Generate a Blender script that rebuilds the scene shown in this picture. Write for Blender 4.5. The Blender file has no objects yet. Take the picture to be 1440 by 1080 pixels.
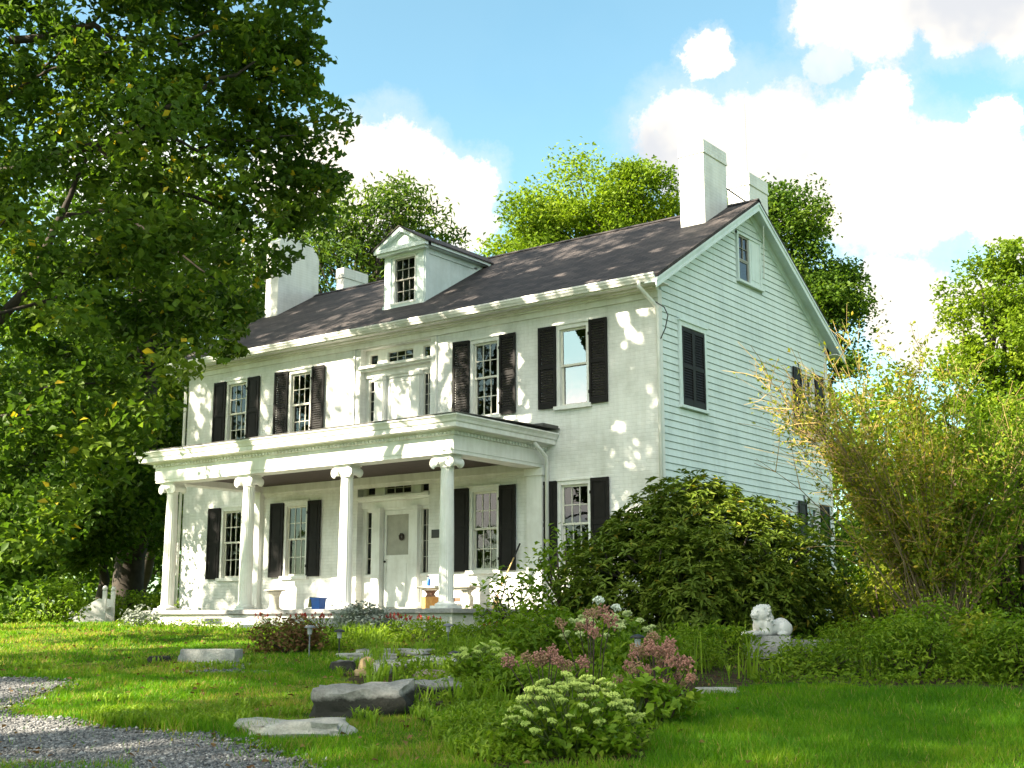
import bpy, bmesh, math, random
import numpy as np
from mathutils import Vector, Matrix, noise

SC = bpy.context.scene
COL = SC.collection
rad = math.radians

# ------------------------------------------------------------------ camera
YAW, PITCH, FPX = rad(36.95), rad(10.704), 1767.0
CAMZ = 1.55
cam = bpy.data.cameras.new('camera'); cam.sensor_width = 36.0
cam.lens = 36.0 * FPX / 1440.0; cam.clip_end = 3000; cam.clip_start = 0.05
camo = bpy.data.objects.new('camera', cam); COL.objects.link(camo)
camo.location = (0, 0, CAMZ); camo.rotation_euler = (math.pi/2 + PITCH, 0, YAW)
SC.camera = camo

# ------------------------------------------------------------------ light
S = Vector((-0.391, -0.748, 0.536)).normalized()          # towards the sun
sun = bpy.data.lights.new('sun', 'SUN'); sun.energy = 5.0; sun.angle = rad(0.55)
sun.color = (1.0, 0.89, 0.70)
suno = bpy.data.objects.new('sun', sun); COL.objects.link(suno)
suno.rotation_euler = (-S).to_track_quat('-Z', 'Y').to_euler()
suno.location = (-30, -60, 45)

SC.view_settings.view_transform = 'Standard'
SC.view_settings.look = 'None'
SC.view_settings.gamma = 1.0
SC.view_settings.exposure = 2.15
SC.cycles.use_denoising = True
SC.cycles.max_bounces = 7; SC.cycles.diffuse_bounces = 4; SC.cycles.glossy_bounces = 3
SC.cycles.transmission_bounces = 4; SC.cycles.transparent_max_bounces = 12
SC.cycles.sample_clamp_indirect = 6.0

W = bpy.data.worlds.new('World'); SC.world = W; W.use_nodes = True
def build_world():
    nt = W.node_tree; N = nt.nodes; L = nt.links; N.clear()
    out = N.new('ShaderNodeOutputWorld'); bg = N.new('ShaderNodeBackground')
    sky = N.new('ShaderNodeTexSky'); sky.sky_type = 'NISHITA'; sky.sun_disc = False
    sky.sun_elevation = math.asin(S.z); sky.sun_rotation = math.atan2(S.x, S.y)
    sky.altitude = 100; sky.air_density = 1.0; sky.dust_density = 0.6; sky.ozone_density = 1.6
    bg.inputs['Strength'].default_value = 0.076
    tc = N.new('ShaderNodeTexCoord')
    def math_(op, a, b=None, clamp=False):
        n = N.new('ShaderNodeMath'); n.operation = op; n.use_clamp = clamp
        for i, v in enumerate((a, b)):
            if v is None: continue
            if isinstance(v, (int, float)): n.inputs[i].default_value = v
            else: L.new(v, n.inputs[i])
        return n.outputs[0]
    def noise_(scale, detail, rough, dist=0.0):
        n = N.new('ShaderNodeTexNoise'); n.inputs['Scale'].default_value = scale
        n.inputs['Detail'].default_value = detail; n.inputs['Roughness'].default_value = rough
        n.inputs['Distortion'].default_value = dist
        L.new(tc.outputs['Generated'], n.inputs['Vector']); return n.outputs['Fac']
    nA = noise_(7.0, 8, 0.62); nB = noise_(26.0, 9, 0.72)
    wob = math_('ADD', math_('MULTIPLY', math_('SUBTRACT', nA, 0.5), 0.085),
                math_('MULTIPLY', math_('SUBTRACT', nB, 0.5), 0.05))
    total = None; halo = None; far = None
    # cumulus clouds standing at these compass headings (deg left of +Y) and elevations (deg), angular radius (deg)
    for head, el, r, amp in CLOUDS:
        h, e = rad(head), rad(el)
        d = (-math.sin(h)*math.cos(e), math.cos(h)*math.cos(e), math.sin(e))
        vm = N.new('ShaderNodeVectorMath'); vm.operation = 'DISTANCE'
        L.new(tc.outputs['Generated'], vm.inputs[0]); vm.inputs[1].default_value = d
        dist = math_('ADD', vm.outputs['Value'], wob)
        mr = N.new('ShaderNodeMapRange'); mr.interpolation_type = 'SMOOTHSTEP'
        L.new(dist, mr.inputs['Value'])
        R = 2*math.sin(rad(r)/2)
        mr.inputs['From Min'].default_value = R*1.10; mr.inputs['From Max'].default_value = R*0.72
        mr.inputs['To Min'].default_value = 0; mr.inputs['To Max'].default_value = amp
        total = mr.outputs[0] if total is None else math_('MAXIMUM', total, mr.outputs[0])
        hr = N.new('ShaderNodeMapRange'); hr.interpolation_type = 'SMOOTHSTEP'; L.new(dist, hr.inputs['Value'])
        hr.inputs['From Min'].default_value = R*1.55; hr.inputs['From Max'].default_value = R*.95; hr.inputs['To Min'].default_value = 0; hr.inputs['To Max'].default_value = .26*amp
        halo = hr.outputs[0] if halo is None else math_('MAXIMUM', halo, hr.outputs[0])
    # loose wisps over the rest of the sky
    sp = N.new('ShaderNodeMapRange'); sp.interpolation_type = 'SMOOTHSTEP'
    nC = noise_(3.2, 7, 0.6, 0.4)
    L.new(nC, sp.inputs['Value']); sp.inputs['From Min'].default_value = 0.56; sp.inputs['From Max'].default_value = 0.78
    sp.inputs['To Max'].default_value = 0.22; sp.inputs['To Min'].default_value = 0.03
    total = math_('MAXIMUM', math_('MAXIMUM', total, sp.outputs[0]), halo)
    cl = N.new('ShaderNodeMix'); cl.data_type = 'RGBA'
    L.new(total, cl.inputs['Factor'])
    tint = N.new('ShaderNodeMix'); tint.data_type = 'RGBA'; tint.blend_type = 'MULTIPLY'; tint.inputs['Factor'].default_value = 1
    L.new(sky.outputs['Color'], tint.inputs['A']); tint.inputs['B'].default_value = SKY_TINT
    L.new(tint.outputs['Result'], cl.inputs['A']); 
    sh = N.new('ShaderNodeMapRange'); sh.interpolation_type = 'SMOOTHSTEP'; L.new(noise_(5.5, 5, .55), sh.inputs['Value'])
    sh.inputs['From Min'].default_value = .34; sh.inputs['From Max'].default_value = .50
    cc = N.new('ShaderNodeMix'); cc.data_type = 'RGBA'; L.new(sh.outputs[0], cc.inputs['Factor']); cc.inputs['A'].default_value = (4.3, 4.4, 4.6, 1); cc.inputs['B'].default_value = CLOUD_COL
    # clouds on the sun's side, out of view, brightened to add fill light
    fd = N.new('ShaderNodeVectorMath'); fd.operation = 'DOT_PRODUCT'; L.new(tc.outputs['Generated'], fd.inputs[0]); fd.inputs[1].default_value = (S.x, S.y, 0)
    fr = N.new('ShaderNodeMapRange'); L.new(fd.outputs['Value'], fr.inputs['Value']); fr.inputs['From Min'].default_value = -.25; fr.inputs['From Max'].default_value = .5
    fr.inputs['To Min'].default_value = .58; fr.inputs['To Max'].default_value = 2.3
    sc_ = N.new('ShaderNodeVectorMath'); sc_.operation = 'SCALE'; L.new(cc.outputs['Result'], sc_.inputs[0]); L.new(fr.outputs[0], sc_.inputs['Scale'])
    L.new(sc_.outputs['Vector'], cl.inputs['B'])
    L.new(cl.outputs['Result'], bg.inputs['Color']); L.new(bg.outputs[0], out.inputs['Surface'])
SKY_TINT = (0.86, 1.10, 0.90, 1)
CLOUD_COL = (6.9, 6.4, 5.5, 1)
CLOUDS = [(28.0, 20.8, 2.9, 1), (24.8, 20.5, 3.69, 1), (21.3, 19.7, 3.77, 1), (18.0, 18.7, 2.99, 1), (15.0, 17.9, 2.16, 1), (13.0, 17.0, 2.37, 1), (15.1, 21.1, 0.8, 0.95), (16.5, 19.7, 1.66, 1), (19.6, 22.5, 1.37, 0.9), (19.7, 26.2, 2.55, 1), (16.2, 26.0, 2.21, 1), (13.5, 26.0, 2.6, 1), (21.7, 24.7, 1.46, 0.6), (22.3, 26.2, 1.82, 0.8), (27.5, 25.1, 0.99, 0.8), (18.7, 13.3, 2.22, 1), (20.4, 14.7, 0.93, 0.85), (15.7, 12.7, 2.12, 1), (42.4, 19.7, 2.55, 1), (39.8, 19.1, 1.99, 1), (38.8, 17.5, 1.35, 0.9), (44.4, 19.5, 2.7, 1), (47.1, 19.7, 2.21, 1), (25.4, 23.6, 0.62, 0.6), (49.5, 14.9, 2.84, 0.8), (54.0, 17.7, 3.7, 0.7),
          (-40, 24, 14, 1), (-75, 22, 14, .9), (180, 40, 22, 1), (120, 52, 16, .9), (235, 48, 18, .95), (146.5, 7.5, 3.6, 1), (140.5, 6.5, 3.0, 1), (153, 6, 4, 1), (212, 14, 7, 1), (165, 36, 12, 1), (110, 32, 13, .9), (250, 30, 16, .9), (300, 26, 12, .8)]  # clouds out of view, added for fill light and window reflections
build_world()

# ------------------------------------------------------------------ places
FH = (-math.sin(YAW), math.cos(YAW)); RH = (math.cos(YAW), math.sin(YAW))
def spot(px, dd):
    """a point of the garden dd metres ahead of the gate, (px-720)/1767*dd metres to the right"""
    o = (px - 720.0) / FPX * dd
    return (FH[0]*dd + RH[0]*o, FH[1]*dd + RH[1]*o)
def gz(x, y):
    dd = FH[0]*x + FH[1]*y
    b = 0.06*max(dd, -8.0) if dd < 21 else 1.26 + 0.24*(1 - math.exp(-(dd - 21)/4.0))
    return b + 0.05*noise.noise((x*0.35, y*0.35, 3.1)) + 0.025*noise.noise((x*1.1, y*1.1, 7.7))
def gz_arr(X, Y):
    return np.array([gz(a, b) for a, b in zip(X, Y)])
def ground(px, dd):
    x, y = spot(px, dd); return (x, y, gz(x, y))

# ------------------------------------------------------------------ mesh helpers
ORG = {}
class MB:
    def __init__(s): s.v = []; s.f = []; s.m = []; s.cur = 0
    def add(s, vs, fs):
        b = len(s.v); s.v += [tuple(v) for v in vs]
        for f in fs: s.f.append(tuple(i + b for i in f)); s.m.append(s.cur)
    def box(s, x0, x1, y0, y1, z0, z1):
        x0, x1 = min(x0, x1), max(x0, x1); y0, y1 = min(y0, y1), max(y0, y1); z0, z1 = min(z0, z1), max(z0, z1)
        s.add([(x0,y0,z0),(x1,y0,z0),(x1,y1,z0),(x0,y1,z0),(x0,y0,z1),(x1,y0,z1),(x1,y1,z1),(x0,y1,z1)],
              [(0,3,2,1),(4,5,6,7),(0,1,5,4),(1,2,6,5),(2,3,7,6),(3,0,4,7)])
    def quad(s, a, b, c, d): s.add([a, b, c, d], [(0,1,2,3)])
    def prism(s, poly, off):
        n = len(poly); P = [Vector(p) for p in poly]; o = Vector(off)
        s.add([*P, *[p + o for p in P]], [tuple(range(n))[::-1], tuple(range(n, 2*n))] + [(i, (i+1) % n, n + (i+1) % n, n + i) for i in range(n)])
    def tube(s, pts, radii, n=8, cap=True, ph=0.0):
        P = [Vector(p) for p in pts]; rings = []
        if isinstance(radii, (int, float)): radii = [radii]*len(P)
        up = None
        for i, p in enumerate(P):
            d = (P[min(i+1, len(P)-1)] - P[max(i-1, 0)])
            if d.length < 1e-9: d = Vector((0,0,1))
            d.normalize()
            if up is None: up = d.orthogonal().normalized()
            u = (up - d*up.dot(d))
            u = d.orthogonal().normalized() if u.length < 1e-6 else u.normalized()
            up = u; w = d.cross(u)
            rings.append([p + (u*math.cos(ph + 2*math.pi*k/n) + w*math.sin(ph + 2*math.pi*k/n))*radii[i] for k in range(n)])
        vs = [v for r in rings for v in r]; fs = []
        for i in range(len(P)-1):
            for k in range(n):
                fs.append((i*n+k, i*n+(k+1)%n, (i+1)*n+(k+1)%n, (i+1)*n+k))
        if cap: fs += [tuple(range(n))[::-1], tuple(range((len(P)-1)*n, len(P)*n))]
        s.add(vs, fs)
    def lathe(s, prof, n=24, c=(0,0), flute=0, fdep=0.0):
        vs = []; fs = []
        for r, z in prof:
            for k in range(n):
                a = 2*math.pi*k/n
                rr = r*(1 - (fdep*abs(math.sin(a*flute/2))**0.7 if flute else 0))
                vs.append((c[0] + rr*math.cos(a), c[1] + rr*math.sin(a), z))
        m = len(prof)
        for i in range(m-1):
            for k in range(n): fs.append((i*n+k, i*n+(k+1)%n, (i+1)*n+(k+1)%n, (i+1)*n+k))
        fs += [tuple(range(n))[::-1], tuple(range((m-1)*n, m*n))]
        s.add(vs, fs)
    def ball(s, c, r, nu=12, nv=8, jit=0.0, rng=random):
        r = (r, r, r) if isinstance(r, (int, float)) else r
        vs = [(c[0], c[1], c[2]-r[2])]; fs = []
        for i in range(1, nv):
            t = math.pi*i/nv
            for k in range(nu):
                a = 2*math.pi*k/nu; j = 1 + (rng.uniform(-jit, jit) if jit else 0)
                vs.append((c[0]+r[0]*j*math.sin(t)*math.cos(a), c[1]+r[1]*j*math.sin(t)*math.sin(a), c[2]-r[2]*j*math.cos(t)))
        vs.append((c[0], c[1], c[2]+r[2])); e = len(vs)-1
        for k in range(nu): fs.append((0, 1+(k+1)%nu, 1+k)); fs.append((e, e-nu+k, e-nu+(k+1)%nu))
        for i in range(nv-2):
            for k in range(nu): fs.append((1+i*nu+k, 1+i*nu+(k+1)%nu, 1+(i+1)*nu+(k+1)%nu, 1+(i+1)*nu+k))
        s.add(vs, fs)
    def build(s, name, mats, parent=None, loc=None, smooth=False, bevel=0.0):
        """loc None: vertices are world coordinates. Otherwise local ones, placed at loc inside the parent."""
        me = bpy.data.meshes.new(name)
        po = Vector(ORG.get(parent.name, (0,0,0))) if parent else Vector((0,0,0))
        if loc is None:
            if parent is None and s.v:
                A = np.array(s.v); org = Vector(((A[:,0].min()+A[:,0].max())/2, (A[:,1].min()+A[:,1].max())/2, A[:,2].min()))
            else: org = po
            me.from_pydata([tuple(Vector(v) - org) for v in s.v], [], s.f)
        else:
            org = po + Vector(loc); me.from_pydata(s.v, [], s.f)
        mats = mats if isinstance(mats, (list, tuple)) else [mats]
        for m in mats: me.materials.append(m)
        if len(mats) > 1: me.polygons.foreach_set('material_index', s.m)
        if smooth: me.polygons.foreach_set('use_smooth', [True]*len(s.f))
        me.update()
        o = bpy.data.objects.new(name, me); COL.objects.link(o)
        o.location = org - po
        ORG[o.name] = tuple(org)
        if parent: o.parent = parent
        if bevel:
            b = o.modifiers.new('edges', 'BEVEL'); b.width = bevel; b.segments = 2; b.limit_method = 'ANGLE'; b.angle_limit = rad(40)
        return o
def tag(o, label, cat, group=None, kind=None):
    o['label'] = label; o['category'] = cat
    if group: o['group'] = group
    if kind: o['kind'] = kind
    return o
def setting(o, kind='structure', label=None, cat=None):
    o['kind'] = kind
    if label: o['label'] = label
    if cat: o['category'] = cat
    return o
def empty(name, loc, rz=0.0):
    o = bpy.data.objects.new(name, None); COL.objects.link(o); o.location = loc; o.rotation_euler = (0, 0, rz)
    o.empty_display_size = 0.2
    ORG[o.name] = tuple(loc); return o
def children(o): return [c for c in bpy.data.objects if c.parent == o]
def copy_tree(o, parent=None):
    c = o.copy(); COL.objects.link(c); c.parent = parent; ORG[c.name] = ORG.get(o.name, (0,0,0))
    for ch in children(o): copy_tree(ch, c)
    return c

# ------------------------------------------------------------------ materials
def nodes(name):
    m = bpy.data.materials.new(name); m.use_nodes = True
    nt = m.node_tree; b = nt.nodes['Principled BSDF']
    return m, nt, b
def tex_noise(nt, scale, detail=4, rough=0.55, vec=None, dist=0.0):
    n = nt.nodes.new('ShaderNodeTexNoise'); n.inputs['Scale'].default_value = scale
    n.inputs['Detail'].default_value = detail; n.inputs['Roughness'].default_value = rough; n.inputs['Distortion'].default_value = dist
    if vec is None:
        tc = nt.nodes.new('ShaderNodeTexCoord'); vec = tc.outputs['Object']
    nt.links.new(vec, n.inputs['Vector']); return n.outputs['Fac']
def ramp(nt, fac, stops):
    r = nt.nodes.new('ShaderNodeValToRGB'); e = r.color_ramp.elements
    while len(e) > 1: e.remove(e[0])
    e[0].position = stops[0][0]; e[0].color = (*stops[0][1], 1)
    for p, c in stops[1:]:
        q = e.new(p); q.color = (*c, 1)
    nt.links.new(fac, r.inputs['Fac']); return r.outputs['Color']
def bump(nt, b, h, strength=0.3, dist=0.01):
    n = nt.nodes.new('ShaderNodeBump'); n.inputs['Strength'].default_value = strength; n.inputs['Distance'].default_value = dist
    nt.links.new(h, n.inputs['Height']); nt.links.new(n.outputs['Normal'], b.inputs['Normal'])
def mixc(nt, fac, a, b, mode='MIX'):
    n = nt.nodes.new('ShaderNodeMix'); n.data_type = 'RGBA'; n.blend_type = mode
    for k, v in (('Factor', fac), ('A', a), ('B', b)):
        if isinstance(v, (int, float)): n.inputs[k].default_value = v
        elif isinstance(v, tuple): n.inputs[k].default_value = (*v, 1)
        else: nt.links.new(v, n.inputs[k])
    return n.outputs['Result']
def mat_simple(name, c0, c1=None, rough=0.6, scale=6.0, bumps=0.0, bscale=40.0, spec=0.4, metal=0.0):
    m, nt, b = nodes(name)
    c1 = c1 or tuple(x*0.8 for x in c0)
    nt.links.new(ramp(nt, tex_noise(nt, scale, 6, 0.6), [(0.3, c1), (0.7, c0)]), b.inputs['Base Color'])
    b.inputs['Roughness'].default_value = rough; b.inputs['Specular IOR Level'].default_value = spec; b.inputs['Metallic'].default_value = metal
    if bumps: bump(nt, b, tex_noise(nt, bscale, 5, 0.6), bumps)
    return m
def mat_white(name, base, grime, rough=0.55, courses=None, streak=False):
    m, nt, b = nodes(name)
    tc = nt.nodes.new('ShaderNodeTexCoord')
    f = tex_noise(nt, 1.3, 8, 0.65, tc.outputs['Object'])
    c = ramp(nt, f, [(0.36, grime), (0.54, base), (0.8, tuple(min(x*1.04, .86) for x in base))])
    mp = nt.nodes.new('ShaderNodeMapping'); nt.links.new(tc.outputs['Object'], mp.inputs['Vector'])
    mp.inputs['Scale'].default_value = (9, 9, 0.9)
    s = ramp(nt, tex_noise(nt, 1.0, 5, 0.6, mp.outputs['Vector']), [(0.36, (.82, .81, .77)), (0.58, (1, 1, 1))])
    c = mixc(nt, 0.40, c, s, 'MULTIPLY')
    h = tex_noise(nt, 60, 4, 0.6, tc.outputs['Object'])
    if courses:
        bt = nt.nodes.new('ShaderNodeTexBrick'); mp2 = nt.nodes.new('ShaderNodeMapping'); nt.links.new(tc.outputs['Object'], mp2.inputs['Vector'])
        mp2.inputs['Rotation'].default_value = (rad(90), 0, 0)
        nt.links.new(mp2.outputs['Vector'], bt.inputs['Vector'])
        bt.inputs['Scale'].default_value = 1.0; bt.inputs['Brick Width'].default_value = 0.21; bt.inputs['Row Height'].default_value = 0.075
        bt.inputs['Mortar Size'].default_value = 0.008; bt.inputs['Mortar Smooth'].default_value = 0.6
        bt.inputs['Color1'].default_value = (1,1,1,1); bt.inputs['Color2'].default_value = (.85,.85,.85,1); bt.inputs['Mortar'].default_value = (.3,.3,.3,1)
        bump(nt, b, bt.outputs['Color'], 0.5, 0.008)
        c = mixc(nt, 0.14, c, bt.outputs['Color'], 'MULTIPLY')
    else: bump(nt, b, h, 0.08, 0.004)
    nt.links.new(c, b.inputs['Base Color']); b.inputs['Roughness'].default_value = rough; b.inputs['Specular IOR Level'].default_value = 0.3
    return m
def mat_leaf(name, dark, mid, light, odd=None, trans=0.35, rough=0.45, tmul=(1.5, 1.6, 0.6)):
    m, nt, b = nodes(name)
    at = nt.nodes.new('ShaderNodeAttribute'); at.attribute_name = 'tint'
    st = [(0.0, dark), (0.5, mid), (0.93, light)]
    if odd: st.append((1.0, odd))
    c = ramp(nt, at.outputs['Fac'], st)
    nt.links.new(c, b.inputs['Base Color']); b.inputs['Roughness'].default_value = max(rough, .5); b.inputs['Specular IOR Level'].default_value = 0.16
    tr = nt.nodes.new('ShaderNodeBsdfTranslucent')
    nt.links.new(mixc(nt, 1.0, c, tmul, 'MULTIPLY'), tr.inputs['Color'])
    mx = nt.nodes.new('ShaderNodeMixShader'); mx.inputs[0].default_value = trans
    nt.links.new(b.outputs[0], mx.inputs[1]); nt.links.new(tr.outputs[0], mx.inputs[2])
    nt.links.new(mx.outputs[0], nt.nodes['Material Output'].inputs['Surface'])
    return m
def mat_glass(name, ior=1.5):
    m, nt, b = nodes(name); nt.nodes.remove(b)
    fr = nt.nodes.new('ShaderNodeFresnel'); fr.inputs['IOR'].default_value = ior
    gl = nt.nodes.new('ShaderNodeBsdfGlossy'); gl.inputs['Roughness'].default_value = 0.012
    gl.inputs['Color'].default_value = (.95, .97, 1, 1)
    tp = nt.nodes.new('ShaderNodeBsdfTransparent'); tp.inputs['Color'].default_value = (.72, .76, .74, 1)
    bm = nt.nodes.new('ShaderNodeBump'); bm.inputs['Strength'].default_value = 0.05; bm.inputs['Distance'].default_value = 0.02
    nt.links.new(tex_noise(nt, 2.2, 2, 0.5), bm.inputs['Height']); nt.links.new(bm.outputs['Normal'], gl.inputs['Normal'])
    mx = nt.nodes.new('ShaderNodeMixShader')
    nt.links.new(fr.outputs[0], mx.inputs[0]); nt.links.new(tp.outputs[0], mx.inputs[1]); nt.links.new(gl.outputs[0], mx.inputs[2])
    nt.links.new(mx.outputs[0], nt.nodes['Material Output'].inputs['Surface']); return m
def mat_shingle():
    m, nt, b = nodes('asphalt_shingle')
    tc = nt.nodes.new('ShaderNodeTexCoord'); mp = nt.nodes.new('ShaderNodeMapping'); nt.links.new(tc.outputs['Object'], mp.inputs['Vector'])
    bt = nt.nodes.new('ShaderNodeTexBrick'); nt.links.new(mp.outputs['Vector'], bt.inputs['Vector'])
    bt.inputs['Scale'].default_value = 1; bt.inputs['Brick Width'].default_value = 0.3; bt.inputs['Row Height'].default_value = 0.125
    bt.inputs['Mortar Size'].default_value = 0.010; bt.inputs['Color1'].default_value = (.074, .066, .064, 1)
    bt.inputs['Color2'].default_value = (.036, .033, .034, 1); bt.inputs['Mortar'].default_value = (.02, .019, .02, 1)
    bt.offset = 0.5
    n = ramp(nt, tex_noise(nt, 1.4, 8, 0.7, tc.outputs['Object']), [(0.3, (.72, .70, .74)), (0.7, (1.25, 1.2, 1.18))])
    g = ramp(nt, tex_noise(nt, 90, 3, 0.7, tc.outputs['Object']), [(0.3, (.6, .6, .6)), (0.7, (1.4, 1.35, 1.3))])
    c = mixc(nt, 1.0, bt.outputs['Color'], n, 'MULTIPLY'); c = mixc(nt, 0.8, c, g, 'MULTIPLY')
    nt.links.new(c, b.inputs['Base Color']); b.inputs['Roughness'].default_value = 0.85; b.inputs['Specular IOR Level'].default_value = 0.25
    bump(nt, b, bt.outputs['Fac'], -0.6, 0.012); return m
def mat_stone(name, a, b_, c_, scale=3.0, bs=0.6, flank_shade=None):
    m, nt, b = nodes(name)
    f = tex_noise(nt, scale, 10, 0.68, None, 0.4)
    c = ramp(nt, f, [(0.28, a), (0.5, b_), (0.72, c_)])
    sp = ramp(nt, tex_noise(nt, scale*14, 4, 0.7), [(0.35, (.7, .7, .68)), (0.6, (1.08, 1.07, 1.05))])
    c = mixc(nt, 0.7, c, sp, 'MULTIPLY')
    if flank_shade is not None:                                  # shade of the flanks painted into the colour, with a ragged upper edge
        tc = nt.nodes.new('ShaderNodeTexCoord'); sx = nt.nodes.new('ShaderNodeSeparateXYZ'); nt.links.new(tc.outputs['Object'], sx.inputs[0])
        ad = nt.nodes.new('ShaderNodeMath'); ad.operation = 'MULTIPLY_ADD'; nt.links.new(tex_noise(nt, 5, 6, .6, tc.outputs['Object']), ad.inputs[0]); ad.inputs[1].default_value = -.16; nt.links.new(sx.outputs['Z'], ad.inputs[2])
        mr = nt.nodes.new('ShaderNodeMapRange'); nt.links.new(ad.outputs[0], mr.inputs['Value']); mr.inputs['From Min'].default_value = flank_shade; mr.inputs['From Max'].default_value = flank_shade - .035
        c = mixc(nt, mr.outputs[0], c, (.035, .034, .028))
    nt.links.new(c, b.inputs['Base Color'])
    b.inputs['Roughness'].default_value = 0.85; b.inputs['Specular IOR Level'].default_value = 0.25
    bump(nt, b, tex_noise(nt, scale*7, 8, 0.7), bs, 0.03); return m
M = {}
M['brick'] = mat_white('whitewashed_brick', (.75, .755, .735), (.61, .62, .59), courses=True)
M['trim'] = mat_white('white_trim_paint', (.77, .775, .755), (.65, .65, .62))
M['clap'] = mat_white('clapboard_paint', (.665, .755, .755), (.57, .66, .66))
M['clapgap'] = mat_simple('gap_shade', (.42, .49, .49), rough=.9)  # shadow between the boards put into the backing's darker colour
M['chim'] = mat_white('chimney_whitewash', (.74, .735, .71), (.60, .60, .58), courses=True)
M['shutter'] = mat_simple('shutter_paint', (.018, .0165, .0165), (.011, .010, .010), rough=.6, spec=.15)
M['muntin'] = mat_simple('muntin_paint', (.70, .68, .60), rough=.5)
M['dormsash'] = mat_simple('dormer_sash_paint', (.34, .33, .30), rough=.5)
M['glass'] = mat_glass('window_glass')
M['storm'] = mat_glass('storm_glass', 2.9)
M['dark'] = mat_simple('dim_room', (.05, .045, .04), rough=.9)
M['curtain'] = mat_simple('curtain_cloth', (.42, .38, .28), (.30, .27, .2), rough=.9, scale=12)
M['shingle'] = mat_shingle()
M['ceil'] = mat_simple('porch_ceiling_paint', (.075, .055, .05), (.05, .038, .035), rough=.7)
M['flash'] = mat_simple('dark_flashing', (.09, .085, .085), rough=.6)
M['bluestone'] = mat_stone('porch_stone', (.22, .21, .22), (.34, .33, .33), (.46, .45, .43), 4)
M['rubble'] = mat_stone('painted_rubble', (.45, .44, .40), (.62, .61, .57), (.74, .73, .70), 5)
M['granite'] = mat_stone('grey_granite', (.20, .20, .20), (.33, .33, .32), (.47, .46, .44), 4)
M['palestone'] = mat_stone('pale_fieldstone', (.26, .25, .23), (.42, .41, .37), (.56, .54, .49), 3.5, 1.0)
M['darkrock'] = mat_stone('shaded_flank_rock', (.16, .15, .14), (.30, .29, .27), (.46, .44, .40), 2.6, 1.0, .055)  # lower flanks carry painted shade
M['tanstone'] = mat_stone('tan_fieldstone', (.28, .19, .10), (.44, .31, .17), (.58, .44, .27), 4)
M['brown'] = mat_stone('brown_stone', (.14, .11, .09), (.26, .21, .17), (.36, .31, .26), 4)
M['plaster'] = mat_white('statue_plaster', (.62, .615, .59), (.34, .34, .32))
M['concrete'] = mat_stone('garden_concrete', (.34, .33, .28), (.48, .46, .40), (.60, .58, .50), 4, .3)
M['blue'] = mat_simple('blue_plastic', (.008, .12, .50), (.007, .09, .40), rough=.4, spec=.5)
M['yellow'] = mat_simple('yellow_cloth', (.62, .60, .22), rough=.9)
M['wood'] = mat_simple('orange_wood', (.62, .32, .09), (.45, .22, .06), rough=.6, scale=14)
M['oldwood'] = mat_simple('dark_bench_wood', (.20, .10, .06), (.12, .06, .04), rough=.6, scale=14)
M['broomwood'] = mat_simple('broom_handle', (.60, .42, .18), rough=.5)
M['black'] = mat_simple('black_metal', (.02, .02, .022), rough=.45)
M['greymetal'] = mat_simple('dull_lamp_metal', (.22, .22, .25), (.14, .14, .16), rough=.45, metal=.3)
M['lens'] = mat_simple('lamp_lens', (.34, .35, .37), rough=.3)
M['bark'] = mat_simple('bark', (.062, .050, .040), (.028, .023, .019), rough=.95, scale=5, bumps=.9, bscale=9)
M['stem'] = mat_simple('shrub_stem', (.22, .165, .085), (.09, .07, .045), rough=.85, scale=9, bumps=.5)
M['twig'] = mat_simple('golden_twig', (.46, .33, .12), (.30, .20, .08), rough=.8)
M['greenstem'] = mat_simple('green_stem', (.10, .14, .035), (.06, .09, .02), rough=.7)
M['darkstem'] = mat_simple('dark_stem', (.06, .035, .03), rough=.8)
M['lfA'] = mat_leaf('maple_leaf', (.030, .062, .010), (.066, .122, .016), (.155, .215, .024), (.46, .34, .03), .42)
M['lfB'] = mat_leaf('dark_tree_leaf', (.028, .060, .010), (.060, .115, .014), (.13, .19, .022), (.30, .26, .03), .40)
M['lfC'] = mat_leaf('sunny_tree_leaf', (.070, .125, .010), (.150, .22, .016), (.26, .325, .026), None, .40)
M['lfD'] = mat_leaf('walnut_leaf', (.035, .075, .014), (.075, .13, .018), (.15, .20, .024), None, .40)
M['lfR'] = mat_leaf('rhododendron_leaf', (.044, .076, .010), (.108, .158, .017), (.21, .245, .034), (.30, .24, .03), .22, .34)
M['lfV'] = mat_leaf('spicebush_leaf', (.09, .12, .014), (.19, .22, .02), (.33, .33, .03), (.50, .36, .05), .45)
M['lfG'] = mat_leaf('garden_leaf', (.062, .125, .010), (.140, .222, .015), (.25, .325, .028), None, .40)
M['lfY'] = mat_leaf('yellow_green_leaf', (.10, .17, .015), (.18, .28, .022), (.28, .38, .04), None, .35)
M['lfS'] = mat_leaf('silver_leaf', (.17, .20, .16), (.28, .31, .26), (.38, .41, .36), None, .15, .8, (1, 1, .9))
M['lfBr'] = mat_leaf('dried_fern_leaf', (.09, .045, .02), (.15, .08, .035), (.22, .14, .06), (.10, .14, .02), .2, .8)
M['gr'] = mat_leaf('grass_blade', (.048, .138, .006), (.105, .235, .008), (.23, .31, .016), (.32, .26, .08), .45, .5)
M['sedum'] = mat_simple('sedum_flower', (.38, .46, .11), (.26, .35, .06), rough=.8, scale=30)
M['joe'] = mat_simple('dusty_pink_flower', (.40, .20, .15), (.28, .13, .10), rough=.9, scale=30)
M['joe2'] = mat_simple('brown_pink_flower', (.36, .22, .13), (.24, .14, .08), rough=.9, scale=30)
M['whitefl'] = mat_simple('white_flower', (.74, .76, .70), (.6, .64, .52), rough=.8, scale=30)
M['creamfl'] = mat_simple('cream_flower', (.46, .50, .22), (.32, .40, .14), rough=.8, scale=30)
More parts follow.
